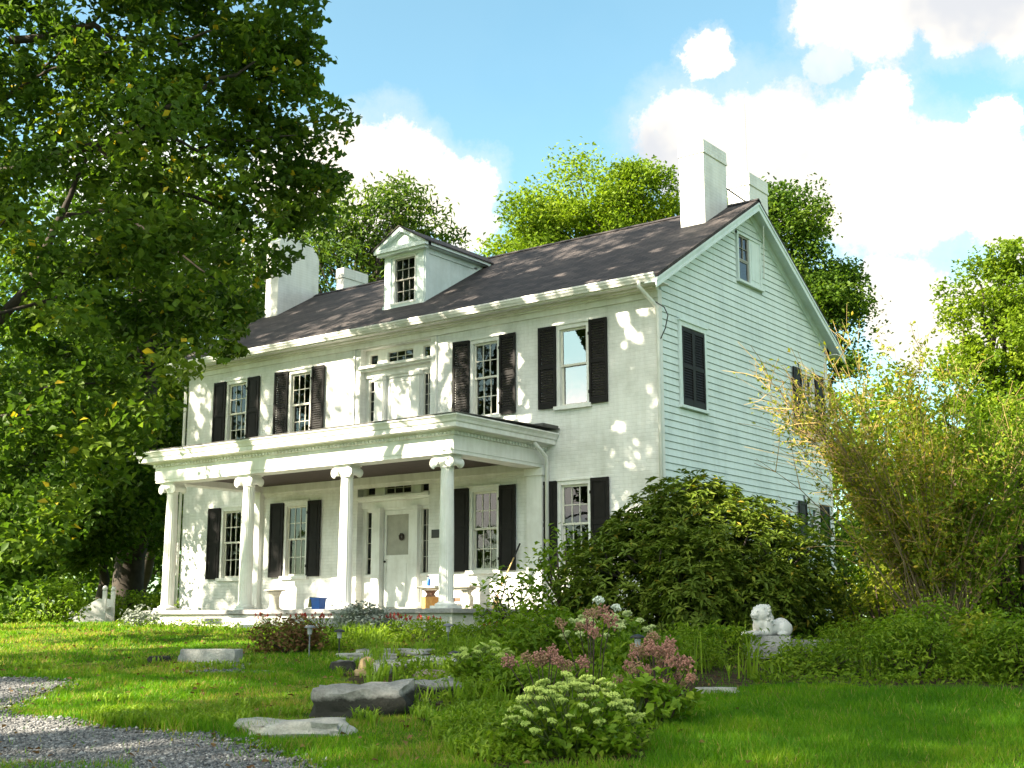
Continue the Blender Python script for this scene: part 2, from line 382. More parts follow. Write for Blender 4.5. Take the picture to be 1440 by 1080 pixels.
M['redfl'] = mat_simple('red_flower', (.42, .04, .025), (.30, .025, .02), rough=.7, scale=30)

# ------------------------------------------------------------------ shade pattern of the crowns
# the sunny patches on the house front (plane y=21): x, z, half width, half height
def lit_patch_list():
    return [(-26.15,7.3,.22,.3),(-26.0,6.9,.15,.25),(-26.05,6.45,.12,.25),(-26.45,5.95,.14,.2),
            (-20.75,7.0,.42,.75),(-20.55,6.2,.30,.5),(-21.05,6.55,.2,.6),(-20.15,7.66,.5,.12),(-20.0,7.4,.22,.22),(-19.2,6.05,.12,.2),
            (-23.55,6.9,.16,.3),(-23.4,6.4,.12,.25),(-22.95,6.4,.18,.45),
            (-17.95,7.55,.28,.16),(-17.8,7.05,.25,.35),(-17.65,6.75,.18,.25),(-17.3,6.2,.25,.5),(-16.2,6.1,.22,.5),(-16.55,7.75,.5,.07),
            (-15.7,6.75,.22,.45),(-15.55,6.1,.22,.22),(-15.9,5.75,.6,.14),(-15.35,5.7,.25,.15),
            (-14.1,7.72,.55,.07),(-13.0,7.55,.18,.22),(-12.55,7.65,.22,.12),(-12.85,7.2,.16,.16),(-12.6,7.1,.12,.14),(-12.95,7.0,.1,.12),(-12.4,6.05,.1,.1),(-13.2,5.35,.22,.1)]
def blocks_sun(P):
    """True where a leaf at P would stand in one of the gaps the sun comes through"""
    x, y, z = P[:,0], P[:,1], P[:,2]; sx, sy, sz = -S.x, -S.y, -S.z
    out = np.zeros(len(P), bool)
    def at_y(Y):
        t = (Y - y)/sy; return x + sx*t, z + sz*t, t > 0
    a, b, f = at_y(18.05)
    # porch frieze and cornice
    fr = (a > -21.9) & (a < -15.0) & (b > 4.5) & (b < 5.5) & f
    fr &= ~((a < -20.2) & (np.sin(a*9.1)*np.sin(b*13) > .45)) & ~((a > -16.0) & (b > 5.12))
    # third column
    c3 = (np.abs(a + 18.0) < .40) & (b > 1.7) & (b < 4.7) & f
    c2 = (np.abs(a + 20.9) < .16) & (b > 1.8) & (b < 4.6) & f & (np.sin(b*4.3) > .1)
    c1 = (np.abs(a + 23.5) < .2) & (b > 1.8) & (b < 3.2) & f & (np.sin(b*7) > .2)
    u, w, f2 = at_y(21.0)
    low = (u > -18.1) & (u < -14.4) & (w > 1.6) & (w < 2.65) & f2
    door = (u > -20.0) & (u < -18.1) & (w > 1.7) & (w < 2.95) & f2 & (np.sin(u*7+w*3) > -.35)
    left = (u > -26.6) & (u < -25.55) & (w > 1.5) & (w < 3.5) & f2
    left2 = (u > -26.5) & (u < -25.6) & (w >= 3.5) & (w < 4.0) & f2 & (np.sin(u*16)*np.sin(w*14) > -.1)
    left3 = (np.abs(u + 23.6 - (w-3)*.1) < .3) & (w > 2.4) & (w < 4.4) & f2 & (np.sin(w*6) > -.2)
    ped = (((u + 22.6)/.45)**2 + ((w - 2.35)/.42)**2 < 1) & f2
    out |= fr | c3 | c2 | c1 | low | door | left | left2 | left3 | ped
    lace = np.sin(9.1*u + 3.3*w + 1)*np.sin(11.7*w - 4.1*u) + .6*np.sin(21*u + 5*w)*np.sin(19*w - 7*u)
    for cx, cz, rx, rz in lit_patch_list():
        d = ((u - cx)/rx)**2 + ((w - cz)/rz)**2
        out |= (d + .45*np.sin(13*u + 8*w) < 1) & f2 & ((lace > -.42) | (u > -14.9))
    # streaks of sun on the front roof slope z = 10.95 - .6(25.1-y)
    t = (10.95 - .6*(25.1 - y) - z)/(sz - .6*sy)
    rx_, ry_ = x + sx*t, y + sy*t
    st = (ry_ > 20.4) & (ry_ < 25.1) & (rx_ > -27) & (rx_ < -11.8) & (t > 0)
    pat = np.sin(rx_*2.3 + ry_*3.1)*np.sin(rx_*1.1 - ry_*4.7 + 1.3) + .35*np.sin(rx_*5.3 + 2*ry_)
    out |= st & (pat > .92) & (np.sin(rx_*9)*np.sin(ry_*13) > -.5)
    gut = (np.abs(ry_ - 20.45) < .15) & (np.sin(rx_*3.7) + .5*np.sin(rx_*8.3) > .8); out |= gut & (t > 0)
    # chimney fronts
    a2, b2, f3 = at_y(23.9)
    out |= (a2 > -13.3) & (a2 < -12.5) & (b2 > 10.2) & f3
    out |= (a2 > -26.45) & (a2 < -26.2) & (b2 > 9.9) & (b2 < 12) & f3
    # dormer pediment and cheek of the window
    a3, b3, f4 = at_y(21.8)
    out |= (((a3 + 19.65)/.16)**2 + ((b3 - 10.68)/.22)**2 < 1) & f4
    out |= (np.abs(a3 + 20.2) < .09) & (b3 > 8.9) & (b3 < 9.5) & f4
    # strip of lit lawn along the porch
    t = (1.46 - z)/sz; gx, gy = x + sx*t, y + sy*t
    out |= (t > 0) & (gx > -44) & (gx < -21.9 + (gy - 13.1)*.50) & (gx < -16.8) & (gy > 9) & (gy < 18.0)
    # sunlit side of the big shrub by the gable
    for c, r in (((-8.6, 18.0, 3.7), 1.05), ((-8.0, 18.3, 4.9), 1.3)):
        d = P - np.array(c); k = d @ np.array([S.x, S.y, S.z]); q = np.linalg.norm(d - np.outer(k, [S.x, S.y, S.z]), axis=1)
        out |= (q < r) & (k > 1.5)
    return out
def blocks_mirror(P):
    """leaves that would cover the piece of sky mirrored in the storm window at the right end of the upper floor"""
    x, y, z = P[:,0], 42.0 - P[:,1], P[:,2] - CAMZ
    k = 21.0/np.maximum(y, 1)
    wx, wz = x*k, z*k + CAMZ
    r = (y > 21) & (wx > -14.75) & (wx < -13.7) & (wz > 5.7) & (wz < 7.8)
    return r & ~((wx > -14.25 + .5*(7.6 - wz)) & (wz > 6.9))

# ------------------------------------------------------------------ foliage helpers
def leaf_mesh(name, P, size, mat, parent=None, aspect=0.62, up=0.6, rs=None, fold=0.25, outward=None, tint=None, axis=None, keepsize=False):
    """one mesh of small folded leaf blades at the points P"""
    rs = rs or np.random.RandomState(1)
    n = len(P); P = np.asarray(P, float)
    nr = rs.normal(size=(n, 3)); nr /= np.linalg.norm(nr, axis=1)[:, None]
    nr[:, 2] = np.abs(nr[:, 2])*.6 + up*.7
    if outward is not None: nr += outward*.8
    nr /= np.linalg.norm(nr, axis=1)[:, None]
    ax = rs.normal(size=(n, 3)) if axis is None else axis + rs.normal(size=(n, 3))*.25
    ax -= nr*np.sum(ax*nr, axis=1)[:, None]; ax /= np.maximum(np.linalg.norm(ax, axis=1), 1e-6)[:, None]
    sd = np.cross(nr, ax)
    sz = size*(1 if keepsize else rs.uniform(.65, 1.3, n))
    sz = np.asarray(sz).reshape(-1, 1)*np.ones((n, 1))
    base = P - ax*sz*.5; tip = P + ax*sz*.5 - nr*sz*.12
    l = P + sd*sz*aspect*.5 + nr*sz*fold*.4 - ax*sz*.06; r = P - sd*sz*aspect*.5 + nr*sz*fold*.4 - ax*sz*.06
    V = np.stack([base, l, tip, r], 1).reshape(-1, 3)
    org = np.array(ORG[parent.name]) if parent else np.array([V[:,0].mean(), V[:,1].mean(), V[:,2].min()])
    V = V - org
    me = bpy.data.meshes.new(name)
    me.vertices.add(4*n); me.vertices.foreach_set('co', V.astype(np.float32).ravel())
    b = np.arange(n)*4
    F = np.stack([b, b+2, b+1, b, b+3, b+2], 1).reshape(-1)
    me.loops.add(6*n); me.loops.foreach_set('vertex_index', F.astype(np.int32))
    me.polygons.add(2*n); me.polygons.foreach_set('loop_start', np.arange(2*n, dtype=np.int32)*3)
    try: me.polygons.foreach_set('loop_total', np.full(2*n, 3, np.int32))
    except Exception: pass
    at = me.attributes.new('tint', 'FLOAT', 'POINT')
    t = rs.beta(2.2, 2.2, n) if tint is None else tint
    at.data.foreach_set('value', np.repeat(t, 4).astype(np.float32))
    me.materials.append(mat); me.update(calc_edges=True)
    o = bpy.data.objects.new(name, me); COL.objects.link(o); ORG[o.name] = tuple(org)
    if parent: o.parent = parent
    else: o.location = org
    return o
def clump_points(blobs, n, rs, clump=0.7, per=28, shell=0.55, flat=0.7):
    """leaf points gathered in ragged clumps through and over ellipsoid blobs [(x,y,z,rx,ry,rz)]"""
    B = np.array(blobs, float); w = B[:,3]*B[:,4] + B[:,3]*B[:,5]; w /= w.sum()
    nc = max(4, n//per)
    k = rs.choice(len(B), nc, p=w)
    d = rs.normal(size=(nc, 3)); d /= np.linalg.norm(d, axis=1)[:, None]
    r = np.where(rs.rand(nc) < shell, rs.uniform(.76, 1.12, nc), rs.uniform(.25, .9, nc)**.7)
    C = B[k,:3] + d*B[k,3:6]*r[:,None]
    cs = clump*rs.uniform(.5, 1.4, nc)
    ct = rs.beta(.9, .9, nc)
    m = rs.poisson(per, nc); idx = np.repeat(np.arange(nc), m)
    q = np.clip(rs.normal(size=(len(idx), 3)), -1.35, 1.35)*np.array([.5, .5, .5*flat])*cs[idx][:,None]
    P = C[idx] + q
    t = np.clip(ct[idx]*.62 + rs.beta(2, 2, len(idx))*.38, 0, 1)
    return P, t, C
def limb(mb, a, b, r0, r1, rs, bend=.12, seg=6, n=6, gaps=0.0):
    a, b = np.array(a, float), np.array(b, float); L = np.linalg.norm(b - a)
    k = rs.normal(size=3)*L*bend; k[2] = abs(k[2])*.6
    pts = []; ra = []
    for i in range(seg+1):
        t = i/seg; p = a + (b - a)*t + k*4*t*(1-t)*.5 + rs.normal(size=3)*L*.012*(0 < i < seg)
        pts.append(tuple(p)); ra.append(r0*(1-t)**.8 + r1*(1 - (1-t)**.8))
    if len(pts):
        q = np.concatenate([np.array(pts[:-1]) + (np.array(pts[1:]) - np.array(pts[:-1]))*f for f in (0, .33, .66)])
        if (gaps and blocks_sun(q).mean() > gaps) or blocks_mirror(q).any(): return pts
    mb.tube(pts, ra, n); return pts
def tree(name, loc, blobs, n, size, leafmat, label, seed=1, trunk_r=.3, fork=.45, clump=.7, per=28, shell=.55, gaps=False, group=None,
         twigs=60, lean=(0, 0), cat='tree', leafname='crown', bark='bark', up=.6, odd=0.0, aspect=.62, cut=None, trunk=True, limbk=.42, boughs=()):
    rs = np.random.RandomState(seed)
    root = empty(name, loc); tag(root, label, cat, group)
    P, t, C = clump_points(blobs, n, rs, clump, per, shell)
    gzv = loc[2]
    keep = P[:,2] > gzv + .3
    if gaps: keep &= ~blocks_sun(P)  # crown thinned by design, so sun falls on the chosen patches
    keep &= ~blocks_mirror(P)
    if cut is not None: keep &= cut(P)
    P, t = P[keep], t[keep]
    if odd: t = np.where(rs.rand(len(t)) < odd, 1.0, t*.93)
    else: t = t*.93
    leaf_mesh(leafname, P, size, leafmat, root, rs=rs, tint=t, up=up, aspect=aspect)
    if trunk:
        mb = MB(); B = np.array(blobs, float)
        top = B[:,2].max()*.55 + B[:,2].mean()*.45
        base = np.array(loc, float); fk = base + np.array([lean[0], lean[1], (top - base[2])*fork])
        tip = np.array([B[:,0].mean()*.5 + fk[0]*.5, B[:,1].mean()*.5 + fk[1]*.5, top])
        mb.tube([(base[0], base[1], base[2]-.3), (base[0], base[1], base[2]+.15)], [trunk_r*1.7, trunk_r*1.25], 10)
        pts = limb(mb, base + [0, 0, .1], fk, trunk_r*1.25, trunk_r*.75, rs, .03, 7, 10)
        main = limb(mb, fk, tip, trunk_r*.75, trunk_r*.12, rs, .10, 7, 8)
        ends = []
        for bb in B:
            s0 = np.array(main[rs.randint(0, 4)]) if bb[2] > fk[2] else np.array(pts[rs.randint(4, 8)])
            ln = limb(mb, s0, bb[:3], trunk_r*limbk, trunk_r*.07, rs, .12, 7, 7, .05 if gaps else 0); ends.append((bb, ln))
        ck = rs.choice(len(C), min(twigs, len(C)), False)
        for c in C[ck]:
            j = np.argmin([np.linalg.norm((c - e[0][:3])/e[0][3:6]) for e in ends]); ln = ends[j][1]
            q = np.array(ln[rs.randint(3, len(ln))])
            if blocks_mirror(np.array([c]))[0]: continue
            limb(mb, q, c, trunk_r*limbk*.28, trunk_r*.025, rs, .14, 4, 5, .04 if gaps else 0)
        for pp, dd, r in boughs:
            Q = [np.array(bl(a, b, dd, 1)[:3]) for a, b in pp]; R_ = []
            for i in range(len(Q)-1):
                for t in np.linspace(0, 1, 5)[:-1]: R_.append(Q[i]*(1-t) + Q[i+1]*t + rs.normal(size=3)*.05)
            R_.append(Q[-1]); n_ = len(R_)
            mb.tube([tuple(q) for q in R_], [r*(1 - .8*i/(n_-1)) for i in range(n_)], 7)
        mb.build('trunk', M[bark], root, smooth=True)
    return root
def stone(name, loc, dims, mat, label, seed, rz=0.0, rough=.13, group=None, square=.55, tilt=(0, 0), cat='stone', res=4):
    bm = bmesh.new(); bmesh.ops.create_cube(bm, size=2); bmesh.ops.subdivide_edges(bm, edges=bm.edges[:], cuts=2**res//2, use_grid_fill=True)
    off = Vector((seed*7.3, seed*3.1, seed*1.7))
    for v in bm.verts:
        p = v.co.copy(); sph = p.normalized()
        q = p*square + sph*(1-square)*1.15
        q += p.normalized()*(noise.noise(p*1.1 + off)*rough*2.2 + noise.noise(p*3.1 + off)*rough*.8 + noise.noise(p*8 + off)*rough*.25)
        q.z += .25*noise.noise(Vector((p.x*1.4, p.y*1.4, 0)) + off)*rough*4*(p.z > 0)
        v.co = Vector((q.x*dims[0]/2, q.y*dims[1]/2, q.z*dims[2]/2))
    me = bpy.data.meshes.new(name); bm.to_mesh(me); bm.free(); me.materials.append(mat)
    for p in me.polygons: p.use_smooth = True
    o = bpy.data.objects.new(name, me); COL.objects.link(o)
    o.location = (loc[0], loc[1], loc[2] + dims[2]*.28); o.rotation_euler = (tilt[0], tilt[1], rz)
    try: me.set_sharp_from_angle(angle=rad(38))
    except Exception: pass
    ORG[o.name] = tuple(o.location)
    return tag(o, label, cat, group)

# ================================================================== ground
def build_ground():
    mb = MB()
    def axis(lo, hi, near0, near1):
        v = list(np.arange(near0, near1+.01, .5)); x = near0; st = .7
        while x > lo: x -= st; st *= 1.25; v.insert(0, x)
        x = near1; st = .7
        while x < hi: x += st; st *= 1.25; v.append(x)
        return v
    xs = axis(-420, 420, -34, 8); ys = axis(-420, 420, -4, 24)
    for y in ys:
        for x in xs: mb.v.append((x, y, gz(x, y)))
    n = len(xs)
    for j in range(len(ys)-1):
        for i in range(n-1): mb.f.append((j*n+i, j*n+i+1, (j+1)*n+i+1, (j+1)*n+i)); mb.m.append(0)
    m, nt, b = nodes('lawn_soil')
    tc = nt.nodes.new('ShaderNodeTexCoord'); O = tc.outputs['Object']
    f1 = tex_noise(nt, 0.9, 8, .65, O); f2 = tex_noise(nt, 14, 6, .7, O); f3 = tex_noise(nt, 90, 3, .7, O)
    c = ramp(nt, f1, [(.32, (.045, .065, .012)), (.46, (.07, .12, .013)), (.56, (.11, .14, .018)), (.66, (.16, .13, .05))])
    c = mixc(nt, .8, c, ramp(nt, f2, [(.3, (.55, .6, .5)), (.7, (1.3, 1.25, 1.2))]), 'MULTIPLY')
    c = mixc(nt, .7, c, ramp(nt, f3, [(.3, (.5, .5, .5)), (.7, (1.4, 1.4, 1.3))]), 'MULTIPLY')
    nt.links.new(c, b.inputs['Base Color']); b.inputs['Roughness'].default_value = .95; b.inputs['Specular IOR Level'].default_value = .1
    bump(nt, b, f2, .8, .04)
    o = mb.build('lawn', m, loc=(0, 0, 0), smooth=True); setting(o)
    return o
build_ground()
# the drive: outline given as garden spots (px, metres ahead)
def in_drive(X, Y):
    """signed: >0 inside the gravel, metres"""
    X, Y = np.asarray(X, float), np.asarray(Y, float)
    dd = FH[0]*X + FH[1]*Y; o = RH[0]*X + RH[1]*Y
    # right border of the gravel as a function of distance, ragged
    n = np.array([noise.noise((a*.8, b*.8, 1.7)) for a, b in zip(X, Y)])
    n2 = np.array([noise.noise((a*2.6, b*2.6, 5.7)) for a, b in zip(X, Y)])
    edge = np.interp(dd, [3, 8.7, 9.6, 10.6, 11.2, 12.0, 13.0, 14.0, 14.8, 15.2, 40], [-.6, -1.15, -1.75, -2.35, -3.6, -4.6, -4.9, -4.65, -5.4, -9, -60])
    return edge + n*.45 + n2*.16 - o
def build_drive():
    mb = MB(); st = .14; dds = np.arange(-3, 15.6, st); os_ = np.arange(-16, 0.4, st)
    G = [(d, o) for d in dds for o in os_]
    X = np.array([FH[0]*d + RH[0]*o for d, o in G]); Y = np.array([FH[1]*d + RH[1]*o for d, o in G])
    ins = in_drive(X, Y) > 0; n = len(os_); idx = {}
    for j in range(len(dds)-1):
        for i in range(n-1):
            q = (j*n+i, j*n+i+1, (j+1)*n+i+1, (j+1)*n+i)
            if all(ins[k] for k in q):
                f = []
                for k in q:
                    if k not in idx: idx[k] = len(mb.v); mb.v.append((X[k], Y[k], gz(X[k], Y[k]) + .012))
                    f.append(idx[k])
                mb.f.append(tuple(f)); mb.m.append(0)
    m, nt, b = nodes('gravel_bed')
    v = nt.nodes.new('ShaderNodeTexVoronoi'); v.inputs['Scale'].default_value = 38
    tc = nt.nodes.new('ShaderNodeTexCoord'); nt.links.new(tc.outputs['Object'], v.inputs['Vector'])
    c = ramp(nt, v.outputs['Color'], [(.2, (.09, .088, .085)), (.5, (.17, .168, .165)), (.85, (.30, .295, .29))])
    c = mixc(nt, .8, c, ramp(nt, tex_noise(nt, 1.5, 6, .6, tc.outputs['Object']), [(.35, (.75, .72, .68)), (.6, (1.1, 1.1, 1.12))]), 'MULTIPLY')
    nt.links.new(c, b.inputs['Base Color']); b.inputs['Roughness'].default_value = .9
    bump(nt, b, v.outputs['Distance'], .8, .02)
    setting(mb.build('gravel_drive', m, loc=(0, 0, 0)))
    # loose stones
    rs = np.random.RandomState(5); N = 30000
    d = 8.4 + (rs.rand(N)**1.4)*7.0; o = rs.uniform(-.42, .02, N)*d - .1
    X = FH[0]*d + RH[0]*o; Y = FH[1]*d + RH[1]*o; k = in_drive(X, Y) > rs.uniform(-.22, .1, N)
    # a thin patch of grit by the granite block too
    N2 = 900; d2 = rs.uniform(15.2, 16.6, N2); px = 330 + rs.normal(size=N2)*26; o2 = (px-720)/FPX*d2
    X = np.r_[X[k], FH[0]*d2 + RH[0]*o2]; Y = np.r_[Y[k], FH[1]*d2 + RH[1]*o2]
    Z = gz_arr(X, Y) + .014; n = len(X)
    r = rs.uniform(.006, .016, n)*np.where(rs.rand(n) < .05, 1.7, 1)
    a = rs.uniform(0, 2*np.pi, n); ex = rs.uniform(.8, 1.7, n)
    tv = np.array([(1,0,0),(0,1,0),(-1,0,0),(0,-1,0),(0,0,.75),(0,0,-.5)])
    V = tv[None]*r[:,None,None]*np.stack([ex, np.ones(n), np.ones(n)], 1)[:,None]
    V = V*(1 + rs.uniform(-.35, .35, (n, 6, 1)))
    ca, sa = np.cos(a)[:,None], np.sin(a)[:,None]
    V = np.stack([V[...,0]*ca - V[...,1]*sa + X[:,None], V[...,0]*sa + V[...,1]*ca + Y[:,None], V[...,2] + Z[:,None]], -1)
    tf = np.array([(0,1,4),(1,2,4),(2,3,4),(3,0,4),(1,0,5),(2,1,5),(3,2,5),(0,3,5)])
    tri_mesh('gravel', V.reshape(-1,3), (np.arange(n)[:,None,None]*6 + tf).reshape(-1,3), mat_tint('gravel_stone', [(0, (.045,.044,.046)), (.4, (.12,.119,.12)), (.75, (.225,.22,.218)), (1, (.45,.44,.42))]), np.repeat(rs.beta(2,2.2,n), 6), 'stuff')
def tri_mesh(name, V, F, mat, tint, kind=None):
    me = bpy.data.meshes.new(name); nv, nf = len(V), len(F)
    me.vertices.add(nv); me.vertices.foreach_set('co', V.astype(np.float32).ravel())
    me.loops.add(nf*3); me.loops.foreach_set('vertex_index', F.astype(np.int32).ravel())
    me.polygons.add(nf); me.polygons.foreach_set('loop_start', np.arange(nf, dtype=np.int32)*3)
    at = me.attributes.new('tint', 'FLOAT', 'POINT'); at.data.foreach_set('value', tint.astype(np.float32))
    me.materials.append(mat); me.update(calc_edges=True)
    o = bpy.data.objects.new(name, me); COL.objects.link(o)
    if kind: o['kind'] = kind
    ORG[o.name] = (0, 0, 0); return o
def mat_tint(name, stops, rough=.85):
    m, nt, b = nodes(name); at = nt.nodes.new('ShaderNodeAttribute'); at.attribute_name = 'tint'
    nt.links.new(ramp(nt, at.outputs['Fac'], stops), b.inputs['Base Color']); b.inputs['Roughness'].default_value = rough
    b.inputs['Specular IOR Level'].default_value = .3; return m
build_drive()
def in_bed(X, Y):
    X, Y = np.asarray(X, float), np.asarray(Y, float); dd = FH[0]*X + FH[1]*Y; o = RH[0]*X + RH[1]*Y; px = 720 + o/np.maximum(dd, .1)*FPX
    n = np.array([noise.noise((a*.7, b*.7, 31.7)) + .5*noise.noise((a*2.2, b*2.2, 3.3)) for a, b in zip(X, Y)])
    lo = np.interp(px, [480, 560, 640, 700, 900, 940, 1000, 1100, 1250, 1350, 1500], [15, 12.4, 9.6, 9.0, 9.4, 12.0, 14.0, 14.3, 13.9, 13.6, 13.3])
    hi = np.interp(px, [480, 700, 900, 1000, 1500], [17, 19.5, 21, 22, 23])
    return np.minimum(np.minimum(dd - lo, hi - dd), (px - 500)/140*1.2) + .35*n
def build_bed():
    mb = MB(); st = .11; dds = np.arange(8.6, 23.4, st); os_ = np.arange(-4.2, 11, st); G = [(d, o) for d in dds for o in os_]
    X = np.array([FH[0]*d + RH[0]*o for d, o in G]); Y = np.array([FH[1]*d + RH[1]*o for d, o in G]); ins = (in_bed(X, Y) > 0) & ~((X < PXR0 + .3) & (Y > 17.7)) & ~((X < -12.0) & (Y > 20.7)); n = len(os_); idx = {}
    for j in range(len(dds)-1):
        for i in range(n-1):
            q = (j*n+i, j*n+i+1, (j+1)*n+i+1, (j+1)*n+i)
            if all(ins[k] for k in q):
                f = []
                for k in q:
                    if k not in idx: idx[k] = len(mb.v); mb.v.append((X[k], Y[k], gz(X[k], Y[k]) + .012))
                    f.append(idx[k])
                mb.f.append(tuple(f)); mb.m.append(0)
    m, nt, b = nodes('bed_soil'); tc = nt.nodes.new('ShaderNodeTexCoord'); O = tc.outputs['Object']
    c = ramp(nt, tex_noise(nt, 9, 8, .7, O), [(.3, (.022, .016, .009)), (.5, (.055, .040, .022)), (.7, (.10, .075, .042))])
    nt.links.new(c, b.inputs['Base Color']); b.inputs['Roughness'].default_value = .95; b.inputs['Specular IOR Level'].default_value = .1; bump(nt, b, tex_noise(nt, 30, 6, .7, O), 1.0, .04)
    setting(mb.build('garden_soil', m, loc=(0, 0, 0)))
PXR0 = -14.95
build_bed()
def build_grass():
    rs = np.random.RandomState(11)
    parts = []
    for (d0, d1, N, h0, h1, w) in ((8.2, 11.5, 95000, .035, .085, .0045), (11.5, 16, 110000, .03, .075, .006), (16, 23, 80000, .03, .07, .009), (23, 36, 60000, .04, .08, .014)):
        d = np.sqrt(rs.uniform(d0**2, d1**2, N)); o = rs.uniform(-.44, .44, N)*d
        X = FH[0]*d + RH[0]*o; Y = FH[1]*d + RH[1]*o
        k = np.ones(N, bool)
        near = d < 16
        g = np.full(N, -1.0); g[near] = in_drive(X[near], Y[near])
        k &= (g < -.02) | ((g < .35) & (rs.rand(N) < .10)) | (rs.rand(N) < .004)
        # a few grassy islands in the drive
        px = 720 + o/d*FPX
        isl = ((np.abs(px - 60) < 260) & (d > 8.4) & (d < 9.15) & (px < 210)) | ((np.abs(px - 10) < 45) & (np.abs(d - 12.3) < .12))
        k |= isl & (rs.rand(N) < .55)
        bd = np.full(N, -1.0); bd[d < 23.5] = in_bed(X[d < 23.5], Y[d < 23.5]); k &= (bd < .0) | (rs.rand(N) < .10)
        k &= ~((X > -24.0) & (X < -12) & (Y > 17.7)) & ~((X > -27) & (X < -12) & (Y > 20.8))
        X, Y, d, px = X[k], Y[k], d[k], px[k]; n = len(X)
        lush = np.array([noise.noise((a*.55, b*.55, 9.1)) for a, b in zip(X, Y)]); tuf = np.array([noise.noise((a*2.1, b*2.1, 2.2)) for a, b in zip(X, Y)])
        right = np.clip((px - 840)/80, 0, 1)
        hh = rs.uniform(h0, h1, n)*(1 + .7*lush + .9*np.maximum(tuf, -.4)*(1 - .6*right))*(.85 + .25*right)
        edge = np.clip(1 - np.abs(px - 300)/160, 0, 1)*((d > 10.4) & (d < 12)); hh *= 1 + 1.0*edge
        a = rs.uniform(0, 2*np.pi, n); lean = rs.normal(size=(n, 2))*.45
        Z = gz_arr(X, Y) - .004
        ww = w*rs.uniform(.7, 1.4, n)
        B0 = np.stack([X - np.cos(a)*ww, Y - np.sin(a)*ww, Z], 1); B1 = np.stack([X + np.cos(a)*ww, Y + np.sin(a)*ww, Z], 1)
        T = np.stack([X + lean[:,0]*hh, Y + lean[:,1]*hh, Z + np.maximum(hh, .012)], 1)
        dry = (rs.rand(n) < np.clip(.03 + (1-right)*(.16*(tuf > .1) + .22*(lush < -.12)) + .03*right*(tuf > .2), 0, 1))
        t = np.clip(rs.beta(2.5, 2.5, n)*.75 - .30*lush + .35*tuf + .12 - .12*right, 0, .93); t[dry] = 1
        parts.append((np.stack([B0, B1, T], 1).reshape(-1, 3), np.repeat(t, 3)))
    V = np.concatenate([p[0] for p in parts]); t = np.concatenate([p[1] for p in parts])
    tri_mesh('grass', V, np.arange(len(V)).reshape(-1, 3), M['gr'], t, 'stuff')
build_grass()

# ================================================================== house
HX0, HX1, HY0, HY1 = -26.5, -12.2, 21.0, 29.2
RZ, RY, RS = 10.95, 25.1, 0.60
def zroof(y): return RZ - RS*abs(y - RY)
house = empty('white_house', (-19.35, 21.0, 1.5))
tag(house, 'white two-storey house with columned porch, black shutters and dark shingle roof', 'house')
WINX = (-24.56, -22.255, -16.525, -14.22)
EC = -19.17                                                # middle of the entrance bay
def wall_grid(mb, us, vs, P, holes, depth_vec):
    """outer face cut around holes (u0,u1,v0,v1), with reveals"""
    us = sorted(set(us + [h[0] for h in holes] + [h[1] for h in holes])); vs = sorted(set(vs + [h[2] for h in holes] + [h[3] for h in holes]))
    for i in range(len(us)-1):
        for j in range(len(vs)-1):
            u, v = (us[i]+us[i+1])/2, (vs[j]+vs[j+1])/2
            if any(h[0] < u < h[1] and h[2] < v < h[3] for h in holes): continue
            mb.quad(P(us[i], vs[j]), P(us[i+1], vs[j]), P(us[i+1], vs[j+1]), P(us[i], vs[j+1]))
    d = Vector(depth_vec)
    for u0, u1, v0, v1 in holes:
        c = [Vector(P(u0, v0)), Vector(P(u1, v0)), Vector(P(u1, v1)), Vector(P(u0, v1))]
        for k in range(4): mb.quad(c[k], c[k]+d, c[(k+1)%4]+d, c[(k+1)%4])
WW, UZ, UH, LZ, LH = .41, 5.90, 1.71, 2.61, 1.75           # half width, sill and height of the front windows
def front_wall():
    mb = MB()
    holes = [(x-WW, x+WW, UZ, UZ+UH) for x in WINX] + [(x-WW, x+WW, LZ, LZ+LH) for x in WINX]
    holes += [(EC-1.08, EC+1.08, 1.82, 4.78), (EC-1.08, EC+1.08, 5.36, 7.83)]
    wall_grid(mb, [HX0, HX1], [1.2, 8.06], lambda u, v: (u, HY0, v), holes, (0, .26, 0))
    mb.build('front_wall', M['brick'], house)
    mb = MB(); mb.quad((HX0, HY0+.001, 1.2), (HX0, HY1, 1.2), (HX0, HY1, 8.3), (HX0, HY0+.001, 8.3))
    mb.add([(HX0, HY0, 8.2), (HX0, HY1, 8.2), (HX0, RY, RZ-.08)], [(0, 1, 2)])
    mb.quad((HX0, HY1, 1.2), (HX1, HY1, 1.2), (HX1, HY1, 8.3), (HX0, HY1, 8.3))
    mb.build('rear_wall', M['brick'], house)
    mb = MB(); mb.box(HX0+.3, HX1-.3, 22.6, 22.66, 1.8, 8.2); mb.box(HX0+.1, HX1-.1, 21.3, 28.9, 4.85, 4.95); mb.box(HX0+.1, HX1-.1, 21.3, 28.9, 1.7, 1.8)
    mb.box(HX0+.1, HX1-.1, 21.3, 28.9, 8.0, 8.05); mb.box(-13.7, -13.65, 22.7, 28.9, 1.9, 9.3); mb.box(-20.6, -20.5, 21.5, 22.5, 1.85, 7.9); mb.box(-17.9, -17.8, 21.5, 22.5, 1.85, 7.9)
    mb.build('interior_wall', M['dark'], house)
front_wall()
SIDEWIN = [(21.86, 22.82, 5.83, 7.42, 'closed'), (27.6, 28.4, 5.9, 7.45, 'open'), (27.6, 28.4, 3.38, 4.28, 'open'), (22.05, 22.95, 2.7, 4.20, 'open'), (24.55, 25.62, 9.02, 10.06, 'attic')]
